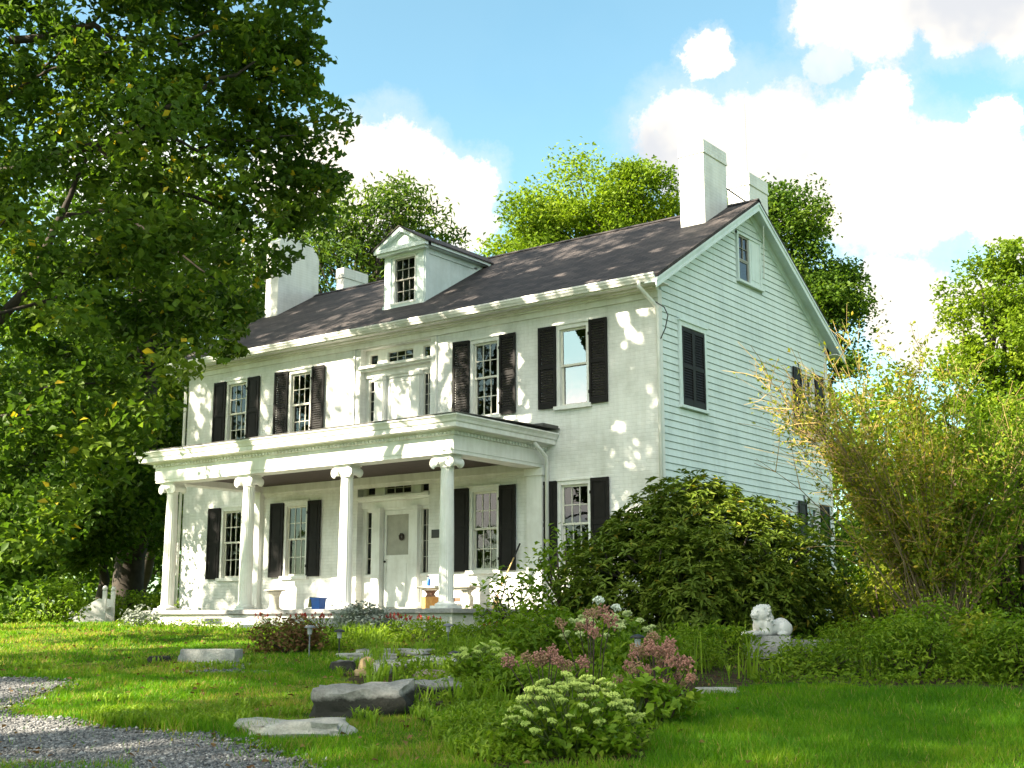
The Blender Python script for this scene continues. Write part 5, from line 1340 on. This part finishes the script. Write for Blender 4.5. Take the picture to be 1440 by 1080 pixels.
wht = [head_mesh('white_head', .07, M['whitefl'], 30, .8, 60, .013)]
redh = [head_mesh('red_spike', .020, M['redfl'], 40, 2.4, 13, .009)]
flower_clump('sedum_plant', 803, 9.7, .52, .42, .56, 84, sed, 'lfG', 'rounded sedum with many pale yellow-green flower heads, nearest the front', 'flower', 90, 1700, .075, rmin=.068, group='pale sedum clumps by the rocks', low=.10, foliage_h=.70)
flower_clump('sedum_plant', 682, 13.3, .34, .30, .50, 34, sed, 'lfG', 'smaller pale sedum at the right end of the dark rocks', 'flower', 91, 900, .075, rmin=.07, group='pale sedum clumps by the rocks', low=.5, foliage_h=.82)
flower_clump('pink_flower_plant', 918, 11.3, .36, .30, .70, 27, joe, 'lfG', 'tall clump of dusty pink flower heads right of the front sedum', 'flower', 92, 500, .09, rmin=.09, hscale=(.6, 1.15), stemm='darkstem', group='dusty pink flower clumps', low=.12, foliage_h=.42)
flower_clump('pink_flower_plant', 765, 11.4, .36, .25, .58, 9, joe, 'lfG', 'dusty pink flowers showing over the top of the front sedum', 'flower', 93, 260, .09, rmin=.08, stemm='darkstem', group='dusty pink flower clumps', low=.7, foliage_h=.4)
flower_clump('pink_flower_plant', 830, 13.2, .34, .25, .86, 8, joe, 'lfG', 'sparse tall pink-brown flowers behind the front sedum', 'flower', 94, 200, .09, rmin=.12, stemm='darkstem', group='dusty pink flower clumps', low=.7, foliage_h=.4)
flower_clump('hydrangea', 852, 15.6, .55, .42, .74, 30, hyd, 'lfG', 'cream-green hydrangea below the rhododendron', 'flower', 95, 1600, .085, rmin=.08, low=.5, foliage_h=.92)
flower_clump('phlox', 852, 16.2, .14, .12, .92, 3, wht, 'lfG', 'single white phlox bloom standing over the hydrangea', 'flower', 96, 120, .08, rmin=.06, low=.9, foliage_h=.6)
for i, (px, dd, rx, n, lab) in enumerate(((392, 24.6, .5, 14, 'red salvia in front of the porch beside the blue bin'), (455, 23.6, .45, 16, 'red salvia left of the silvery plant'), (558, 22.6, .40, 22, 'red salvia before the front door'), (600, 22.3, .40, 16, 'red salvia at the foot of the right-hand column'), (700, 19.9, .3, 9, 'sparse red salvia under the thin open shrub'))):
    flower_clump('red_flower_plant', px, dd, rx, .16, .30, n, redh, 'lfG', lab, 'flower', 100+i, 240, .06, rmin=.04, group='red flowers along the porch', low=.75, foliage_h=.7, hscale=(.7, 1.2))
def blade_plant(name, px, dd, n, h, label, seed, mat='lfG', spread=.12, w=.016, cat='plant', group=None, droop=.3):
    x, y, z = ground(px, dd); rs = np.random.RandomState(seed); root = MB(); V = []; F = []; T = []
    for k in range(n):
        a = rs.uniform(0, 6.28); bx, by = x + rs.normal()*spread*.4, y + rs.normal()*spread*.4; hh = h*rs.uniform(.55, 1.1); out = rs.uniform(.1, 1)*droop*hh
        ww = w*rs.uniform(.7, 1.2); tx = rs.beta(2, 2)*.93; b = len(V); m = 5
        px_, py_ = -math.sin(a), math.cos(a)
        for i in range(m):
            t = i/(m-1); q = ww*(1 - t)**.6*(.7 if i == 0 else 1)
            cx, cy, cz = bx + math.cos(a)*out*t*t, by + math.sin(a)*out*t*t, z - .01 + hh*(t - .25*droop*t**3)
            V += [(cx - px_*q, cy - py_*q, cz), (cx + px_*q, cy + py_*q, cz)]; T += [tx, tx]
        for i in range(m-1): F += [(b+2*i, b+2*i+1, b+2*i+3), (b+2*i, b+2*i+3, b+2*i+2)]
    V = np.array(V) - np.array([x, y, z])
    o = tri_mesh(name, V, np.array(F), M[mat], np.array(T)); o.location = (x, y, z); tag(o, label, cat, group); return o
blade_plant('iris_plant', 972, 15.4, 9, .62, 'pale upright iris leaves between the dark low bush and the statue', 120, 'lfY', .14, .013, group='iris tufts in the right border')
blade_plant('iris_plant', 1046, 14.9, 10, .60, 'blue-green iris leaves just left of the statue slab', 121, 'lfG', .16, .017, group='iris tufts in the right border')
blade_plant('iris_plant', 1215, 14.9, 12, .50, 'iris leaves at the lawn edge right of the statue', 122, 'lfG', .2, .015, group='iris tufts in the right border')
blade_plant('iris_plant', 1348, 15.0, 9, .48, 'yellowing iris leaves under the golden shrub', 123, 'lfY', .2, .014, group='iris tufts in the right border')
blade_plant('iris_plant', 1036, 17.2, 6, .75, 'tall thin iris leaves behind the statue at its left', 124, 'lfG', .1, .012, group='iris tufts in the right border')
blade_plant('weed_tuft', 585, 11.9, 14, .34, 'leafy weed growing between the two dark rocks', 125, 'lfY', .08, .014, droop=.6)
blade_plant('weed_tuft', 552, 10.6, 40, .24, 'dry grassy tuft in front of the dark rocks', 126, 'gr', .45, .004, droop=.9, group='weed tufts by the rocks')
blade_plant('weed_tuft', 650, 11.0, 60, .28, 'green grassy tuft left of the front sedum', 127, 'gr', .5, .004, droop=.8, group='weed tufts by the rocks')
def ground_cover():
    rs = np.random.RandomState(77); P = []; T = []
    for (p0, p1, d0, d1, h, n, lo) in ((930, 1460, 14.0, 16.6, .15, 6500, .26), (930, 1460, 16.6, 21, .22, 6500, .18), (560, 900, 12.6, 18.5, .20, 5600, .15), (640, 960, 9.4, 12.6, .14, 2600, .2), (380, 820, 18.0, 22.2, .20, 6000, .15), (520, 760, 9.2, 12.2, .12, 3800, .15), (170, 420, 23.5, 26.5, .16, 1600, .2)):
        d = rs.uniform(d0, d1, n); px = rs.uniform(p0, p1, n); o = (px-720)/FPX*d
        X = FH[0]*d + RH[0]*o; Y = FH[1]*d + RH[1]*o
        k = np.array([noise.noise((a*.9, b*.9, 4.4)) for a, b in zip(X, Y)]) > -.25 + lo
        k &= ~((X < PXR + .5) & (Y > 17.0)) & ((in_bed(X, Y) > 0) | (px < 520)) & ~((px > 1035) & (px < 1190) & (d > 15.3) & (d < 18.6) & (rs.rand(n) < .85))
        X, Y = X[k], Y[k]; z = gz_arr(X, Y)
        lump = np.array([noise.noise((a*1.6, b*1.6, 8.8)) for a, b in zip(X, Y)])
        P.append(np.stack([X, Y, z + rs.rand(len(X))**1.4*h*(.6 + 1.1*np.clip(lump + .3, 0, 1))], 1)); T.append(np.clip(rs.beta(2, 2, len(X))*.7 + lump*.3 + .12, 0, .93))
    P = np.concatenate(P); T = np.concatenate(T)
    o = leaf_mesh('ground_cover', P, .075, M['lfG'], None, rs=rs, tint=T, aspect=.34, up=.35); o['kind'] = 'stuff'
ground_cover()
def undergrowth():
    rs = np.random.RandomState(78); P = []; A = []
    def scatter(p0, p1, d0, d1, n, thr, sc):
        d = rs.uniform(d0, d1, n); px = rs.uniform(p0, p1, n); o = (px-720)/FPX*d
        X = FH[0]*d + RH[0]*o; Y = FH[1]*d + RH[1]*o
        q = np.array([noise.noise((a*sc, b*sc, 14.4)) for a, b in zip(X, Y)])
        k = (q > thr) & ~((X < PXR + .5) & (Y > 17.0)) & (in_drive(X, Y) < -.05) & ((px < 540) | (in_bed(X, Y) > -.1)); return X[k], Y[k]
    V = []; T = []
    for (p0, p1, d0, d1, n, thr, h) in ((930, 1460, 14.6, 18.0, 160, .22, .22), (520, 960, 12.0, 19, 1500, .05, .26), (380, 830, 18.5, 22, 1500, -.1, .26), (500, 740, 9.3, 12.0, 900, -.1, .13), (0, 520, 10.5, 17, 2000, .22, .12), (150, 360, 10.7, 11.8, 700, -.3, .13)):
        X, Y = scatter(p0, p1, d0, d1, n, thr, 1.3); Z = gz_arr(X, Y)
        for x, y, z in zip(X, Y, Z):
            m = rs.randint(4, 9); t0 = rs.beta(1.3, 1.3)
            for i in range(m):
                a = rs.uniform(0, 6.28); hh = h*rs.uniform(.4, 1.1); w = rs.uniform(.004, .010); out = hh*rs.uniform(.2, .9)
                cx, cy = math.cos(a), math.sin(a); t = min(.93, max(0, t0*.7 + rs.rand()*.3))
                b0 = (x - cy*w, y + cx*w, z); b1 = (x + cy*w, y - cx*w, z); m0 = (x + cx*out*.4 - cy*w, y + cy*out*.4 + cx*w, z + hh*.75); m1 = (x + cx*out*.4 + cy*w, y + cy*out*.4 - cx*w, z + hh*.75); e = (x + cx*out, y + cy*out, z + hh*rs.uniform(.8, 1.0))
                V += [b0, b1, m1, b0, m1, m0, m0, m1, e]; T += [t]*9
    V = np.array(V); tri_mesh('undergrowth', V, np.arange(len(V)).reshape(-1, 3), M['lfY'], np.array(T), 'stuff')
    X, Y = [], []
    d = np.sqrt(rs.uniform(8.4**2, 24**2, 1100)); o = rs.uniform(-.42, .2, 1100)*d
    X = FH[0]*d + RH[0]*o; Y = FH[1]*d + RH[1]*o; k = ~((X < PXR + .2) & (Y > 17.0)); X, Y = X[k], Y[k]
    P = np.stack([X, Y, gz_arr(X, Y) + rs.uniform(.015, .05, len(X))], 1)
    o = leaf_mesh('fallen_leaves', P, .06, M['lfBr'], None, rs=rs, tint=rs.rand(len(P))*.93, aspect=.7, up=1.6); o['kind'] = 'stuff'
undergrowth()

# ================================================================== stones, statue and small things
def st(name, px, dd, dims, mat, label, seed, rz=0, dz=0, **k):
    x, y, z = ground(px, dd); return stone(name, (x, y, z + dz), dims, M[mat], label, seed, YAW + rz, **k)
st('stone_slab', 424, 10.6, (.86, .60, .20), 'palestone', 'flat pale stone slab lying at the edge of the gravel', 1.3, .08, -.06, square=.55, rough=.16)
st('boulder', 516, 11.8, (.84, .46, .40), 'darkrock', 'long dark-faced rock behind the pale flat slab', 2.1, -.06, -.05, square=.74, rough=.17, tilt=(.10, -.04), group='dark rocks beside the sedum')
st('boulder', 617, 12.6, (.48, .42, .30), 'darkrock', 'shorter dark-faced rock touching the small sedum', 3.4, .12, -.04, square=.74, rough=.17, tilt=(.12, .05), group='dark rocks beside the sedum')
st('granite_block', 306, 17.0, (.76, .34, .26), 'granite', 'squared grey granite block on the lawn', 4.2, -.1, -.05, square=.93, rough=.04)
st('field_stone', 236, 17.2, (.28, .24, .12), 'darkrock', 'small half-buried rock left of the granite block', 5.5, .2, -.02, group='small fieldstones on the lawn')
st('field_stone', 521, 15.6, (.17, .16, .26), 'tanstone', 'upright orange-tan stone at the left end of the flagstones', 6.1, .4, -.02, group='small fieldstones on the lawn')
st('field_stone', 512, 15.3, (.16, .14, .12), 'tanstone', 'small tan stone leaning against the upright orange one', 9.3, .1, -.02, group='small fieldstones on the lawn')
st('field_stone', 541, 15.5, (.20, .18, .20), 'granite', 'grey stone just right of the upright orange stone', 6.8, .9, -.02, group='small fieldstones on the lawn')
st('field_stone', 613, 15.1, (.42, .26, .16), 'brown', 'brown stone in front of the flagstone path', 7.7, .1, -.03, square=.8, group='small fieldstones on the lawn')
st('field_stone', 487, 15.9, (.30, .30, .22), 'darkrock', 'dark rounded rock left of the tan stones', 8.8, .1, -.05, group='small fieldstones on the lawn')
for i, (px, dd, w, d, lab) in enumerate(((560, 18.2, 1.0, .8, 'farthest flagstone of the path to the porch'), (640, 17.2, 1.1, .7, 'right-hand flagstone of the path'), (575, 16.6, 1.0, .6, 'middle flagstone of the path'), (520, 17.4, .7, .6, 'left-hand flagstone of the path'))):
    st('flagstone', px, dd, (w, d, .09), 'palestone', lab, 11.1+i, .2*i-.2, .0, square=.88, rough=.05, group='flagstones of the porch path', cat='flagstone')
st('border_stone', 1000, 13.7, (.42, .2, .08), 'palestone', 'flat pale stone at the edge of the right lawn', 15.2, .1, -.01, square=.8)
# statue slab, second slab
x, y, z = ground(1070, 16.6)
def slab(name, px, dd, w, d, h, top, mat, label, seed, rz=0.0):
    x, y, z = ground(px, dd)
    o = stone(name, (x, y, top - h*.28 - h/2), (w, d, h), M[mat], label, seed, YAW + rz, .035, square=.97); return o
LION_Z = 1.36
slab('statue_slab', 1073, 17.4, .62, .5, .30, LION_Z, 'granite', 'rough granite slab carrying the lion statue', 21.0, -.25)
slab('stone_bench', 1138, 18.4, .80, .34, .22, 1.30, 'granite', 'long weathered stone slab right of the lion statue', 22.0, .1)
def lion():
    x, y = spot(1069, 17.4); root_z = LION_Z
    bm = bmesh.new()
    def ell(c, r, rot=None):
        mtx = Matrix.Translation(c) @ (rot or Matrix.Identity(4)) @ Matrix.Diagonal((*r, 1))
        bmesh.ops.create_icosphere(bm, subdivisions=3, radius=1, matrix=mtx)
    Rx = lambda a: Matrix.Rotation(a, 4, 'X'); Ry = lambda a: Matrix.Rotation(a, 4, 'Y')
    # lies along +X (rump), faces -X; fore paws forward
    ell((.13, 0, .105), (.20, .098, .105))                       # barrel
    ell((.27, 0, .115), (.105, .112, .118))                      # rump
    for s in (-1, 1):
        ell((.25, s*.095, .095), (.10, .045, .095), Ry(.3))       # thigh
        ell((.17, s*.115, .030), (.085, .030, .030))              # hind paw
        ell((-.03, s*.085, .105), (.065, .048, .105), Ry(-.2))    # shoulder
        ell((-.12, s*.080, .040), (.115, .036, .038))             # foreleg
        ell((-.225, s*.080, .036), (.045, .042, .036))            # paw
        for t in (-1, 0, 1): ell((-.258, s*.080 + t*.024, .026), (.020, .013, .022))
        ell((-.085, s*.070, .345), (.018, .022, .026))            # ears
    ell((-.045, 0, .165), (.095, .100, .130))                     # chest
    ell((-.050, 0, .265), (.105, .112, .125))                     # mane
    ell((-.005, 0, .225), (.100, .105, .130))
    ell((-.105, 0, .285), (.075, .070, .078))                     # skull
    ell((-.165, 0, .262), (.050, .042, .036))                     # muzzle
    ell((-.160, 0, .232), (.040, .034, .022))                     # jaw
    ell((-.190, 0, .290), (.018, .018, .014)); ell((-.150, 0, .300), (.040, .017, .018))   # nose
    for s in (-1, 1): ell((-.150, s*.034, .312), (.022, .022, .014)); ell((-.180, s*.020, .260), (.026, .020, .020))
    rs = np.random.RandomState(4)
    for k in range(46):                                            # locks of the mane
        a = rs.uniform(-2.2, 2.2); q = rs.uniform(.0, 1)
        c = (-.065 + .10*q, math.sin(a)*.115, .255 + math.cos(a)*.115 - .06*q*(abs(a) > 1.2)); ell(c, (.022, .016, .036), Ry(.4*q) @ Rx(-a*.6))
    ell((.33, .10, .03), (.09, .018, .018), Matrix.Rotation(-.6, 4, 'Z'))
    me = bpy.data.meshes.new('lion_statue'); bm.to_mesh(me); bm.free(); me.materials.append(M['plaster'])
    o = bpy.data.objects.new('lion_statue', me); COL.objects.link(o)
    o.location = (x, y, root_z - .004); o.scale = (1.2, 1.15, 1.06)
    # head turned towards the drive, body away to the right
    o.rotation_euler = (0, 0, YAW + rad(36))
    r = o.modifiers.new('merge', 'REMESH'); r.mode = 'VOXEL'; r.voxel_size = .0065; r.use_smooth_shade = True
    sm = o.modifiers.new('soften', 'SMOOTH'); sm.factor = .5; sm.iterations = 2
    tag(o, 'white plaster lion statue lying on a granite slab in the right border', 'statue')
lion()
def path_light(px, dd, h, label, kind):
    x, y, z = ground(px, dd); root = empty('path_light', (x, y, z)); tag(root, label, 'garden light', 'solar path lights in the garden')
    mb = MB(); mb.tube([(0, 0, -.05), (0, 0, h-.08)], .009, 8); mb.build('stake', M['greymetal' if kind else 'black'], root, loc=(0, 0, 0))
    mb = MB(); mb.lathe([(.028, h-.09), (.034, h-.02), (.034, h-.005)], 14); mb.build('lens', M['lens'], root, loc=(0, 0, 0))
    mb = MB(); mb.lathe([(.075, h-.006), (.078, h+.004), (.055, h+.022), (.02, h+.032), (.003, h+.034)], 18); mb.build('cap', M['greymetal' if kind else 'black'], root, loc=(0, 0, 0), smooth=True)
path_light(441, 17.4, .40, 'grey path light standing in the brown dried fern', 1)
path_light(482, 17.6, .34, 'dark path light right of the brown fern', 0)
path_light(632, 18.6, .36, 'slim grey path light before the right end of the porch', 1)
path_light(641, 14.8, .30, 'dark path light behind the small sedum', 0)
path_light(893, 13.0, .60, 'tall black path light among the pink flowers', 0)
# --- things on the porch -------------------------------------------------
def porch_things():
    fz = 1.79
    # blue bin
    root = empty('blue_bin', (-20.0, 19.6, fz)); tag(root, 'blue plastic bin standing on the porch floor', 'bin')
    mb = MB(); b, t, h = .115, .135, .27
    mb.add([(-b,-b*.8,0),(b,-b*.8,0),(b,b*.8,0),(-b,b*.8,0),(-t,-t*.8,h),(t,-t*.8,h),(t,t*.8,h),(-t,t*.8,h)], [(0,3,2,1),(0,1,5,4),(1,2,6,5),(2,3,7,6),(3,0,4,7)])
    mb.build('bin_body', M['blue'], root, loc=(0, 0, 0), bevel=.012)
    mb = MB(); mb.box(-t-.015, t+.015, -t*.8-.015, -t*.8+.012, h-.03, h); mb.box(-t-.015, t+.015, t*.8-.012, t*.8+.015, h-.03, h); mb.box(-t-.015, -t+.012, -t*.8+.012, t*.8-.012, h-.03, h); mb.box(t-.012, t+.015, -t*.8+.012, t*.8-.012, h-.03, h)
    mb.build('rim', M['blue'], root, loc=(0, 0, 0))
    mb = MB()
    for i in range(5):
        z0, z1 = h+.02 - .045*i, h+.02 - .045*(i+1); mb.quad((-t-.02-.01*i, -.12, z0), (-t-.02-.01*(i+1), -.12, z1), (-t-.02-.01*(i+1), .04, z1), (-t-.02-.01*i, .04, z0))
    mb.quad((-t-.02, -.12, h+.02), (-t-.02, .04, h+.02), (-t+.04, .04, h+.01), (-t+.04, -.12, h+.01))
    o = mb.build('cloth', M['yellow'], None, loc=(-20.0, 19.6, fz)); tag(o, 'yellow cloth hung over the edge of the blue bin', 'cloth')
    # pedestal
    root = empty('pedestal', (-22.05, 20.2, fz)); tag(root, 'pale concrete pedestal under the second ground-floor window', 'pedestal')
    mb = MB(); mb.lathe([(.17, 0), (.17, .04), (.125, .07), (.11, .2), (.12, .34), (.16, .42), (.18, .44)], 28); mb.build('shaft', M['concrete'], root, loc=(0, 0, 0), smooth=True)
    mb = MB(); mb.lathe([(.10, .441), (.25, .455), (.255, .47), (.25, .48), (.05, .478)], 32); mb.build('top', M['concrete'], root, loc=(0, 0, 0))
    # bench
    x0, x1, yb = -17.62, -16.20, 20.3
    root = empty('porch_bench', ((x0+x1)/2, yb, fz)); tag(root, 'carved bench with scrolled legs on the right of the porch', 'bench')
    cx = (x0+x1)/2; hw = (x1-x0)/2
    mb = MB(); mb.box(-hw, hw, -.20, .20, .44, .49); mb.box(-hw+.1, hw-.1, -.15, .15, .40, .439); mb.build('seat', M['concrete'], root, loc=(0, 0, 0), bevel=.01)
    for s in (-1, 1):
        mb = MB(); out = [(-.16, 0), (.16, 0), (.15, .05), (.09, .07), (.12, .13), (.135, .20), (.11, .27), (.06, .32), (.10, .37), (.15, .40), (-.15, .40), (-.10, .37), (-.06, .32), (-.11, .27), (-.135, .20), (-.12, .13), (-.09, .07), (-.15, .05)]
        mb.prism([(a, -.06, b) for a, b in out], (0, .12, 0)); v = mb.build('leg', M['oldwood'] if s < 0 else M['concrete'], root, loc=(s*(hw-.22), 0, 0), bevel=.008)
    mb = MB(); mb.box(-hw+.28, hw-.28, -.015, .015, .16, .24); mb.build('stretcher', M['oldwood'], root, loc=(0, 0, 0))
    mb = MB(); mb.box(-.13, .13, -.12, .12, .0, .012); mb.box(-.13, .13, -.12, -.105, .012, .24); mb.box(-.13, .13, .105, .12, .012, .24); mb.box(-.13, -.115, -.105, .105, .012, .24); mb.box(.115, .13, -.105, .105, .012, .24); mb.box(-.135, .135, -.125, .125, .241, .262)
    o = mb.build('wooden_box', M['wood'], None, loc=(cx-.28, yb-.25, fz)); tag(o, 'orange wooden box standing under the porch bench', 'box')
    root = empty('blue_bottle', (x0+.16, yb, fz+.49)); tag(root, 'blue spray bottle on the left end of the porch bench', 'bottle')
    mb = MB(); mb.lathe([(.035, 0), (.038, .02), (.038, .13), (.014, .17), (.014, .19)], 16); mb.build('bottle_body', M['blue'], root, loc=(0, 0, 0), smooth=True)
    mb = MB(); mb.box(-.05, .02, -.012, .012, .192, .225); mb.build('nozzle', M['black'], root, loc=(0, 0, 0))
    # broom
    root = empty('broom', (-15.62, 20.55, fz)); tag(root, 'broom leaning on the house wall by the right shutter', 'broom')
    mb = MB(); mb.tube([(-.18, -.05, .28), (.03, .24, 1.05)], .014, 8); mb.build('handle', M['broomwood'], root, loc=(0, 0, 0), smooth=True)
    mb = MB(); mb.tube([(.03, .24, 1.051), (.11, .345, 1.34)], .017, 8); mb.build('grip', M['black'], root, loc=(0, 0, 0), smooth=True)
    mb = MB(); mb.prism([(-.30, -.09, 0), (-.14, -.09, 0), (-.155, -.06, .28), (-.205, -.06, .28)], (0, .05, .0)); mb.build('bristles', M['broomwood'], root, loc=(0, 0, 0))
    # plaque, wreath, urn of plants
    mb = MB(); mb.box(-.125, .125, -.022, -.002, -.09, .09); mb.box(-.11, .11, -.027, -.022, -.075, .075); o = mb.build('wall_plaque', M['black'], None, loc=(-17.86, 21.0, 3.43), bevel=.004); tag(o, 'small dark plaque on the wall right of the front door', 'plaque')
    mb = MB()
    for k in range(18):
        a = k/18*6.283; mb.ball((math.cos(a)*.05, -.02 + .008*math.sin(k*2.1), math.sin(a)*.06), .026, 7, 5)
    o = mb.build('door_wreath', M['bark'], None, loc=(EC+.13, 21.20, 3.42)); tag(o, 'small dark wreath hung on the front door glass', 'wreath')
    mb = MB(); mb.box(-.24, .24, -.14, .14, 0, .10); mb.box(-.22, .22, -.12, .12, .101, .115); o = mb.build('door_block', M['granite'], None, loc=(-18.75, 19.1, fz), bevel=.01); tag(o, 'grey stone block on the porch floor before the door', 'block')
porch_things()
def garden_steps():
    x, y, z = ground(138, 31.0); root = empty('garden_steps', (x, y, z), YAW); tag(root, 'white wooden steps with a newel post at the left of the lawn', 'steps')
    pr = [(-.02, -.1), (.50, .05), (.50, .62), (.40, .60), (-.10, .30), (-.10, -.1)]
    for yy in (-.35, .30):
        mb = MB(); mb.prism([(-.30, yy, -.1), (.36, yy, -.1), (.36, yy, .60), (.28, yy, .62), (-.10, yy, .40), (-.30, yy, .22)], (0, .05, 0)); mb.build('side_panel', M['trim'], root, loc=(0, 0, 0))
        mb = MB(); mb.box(.361, .45, yy-.02, yy+.07, -.1, .80); mb.lathe([(.035, .80), (.06, .83), (.062, .87), (.04, .91), (.01, .925)], 14, (.405, yy+.025)); mb.build('newel_post', M['trim'], root, loc=(0, 0, 0))
        mb = MB(); mb.tube([(-.82, yy+.02, .02), (-.32, yy+.02, .30)], .03, 6); mb.build('rail', M['trim'], root, loc=(0, 0, 0))
    for k, (xx, zz) in enumerate(((-.24, .10), (-.02, .24), (.20, .38))):
        mb = MB(); mb.box(xx-.05, xx+.16, -.299, .299, zz, zz+.035); mb.build('tread', M['trim'], root, loc=(0, 0, 0))
garden_steps()
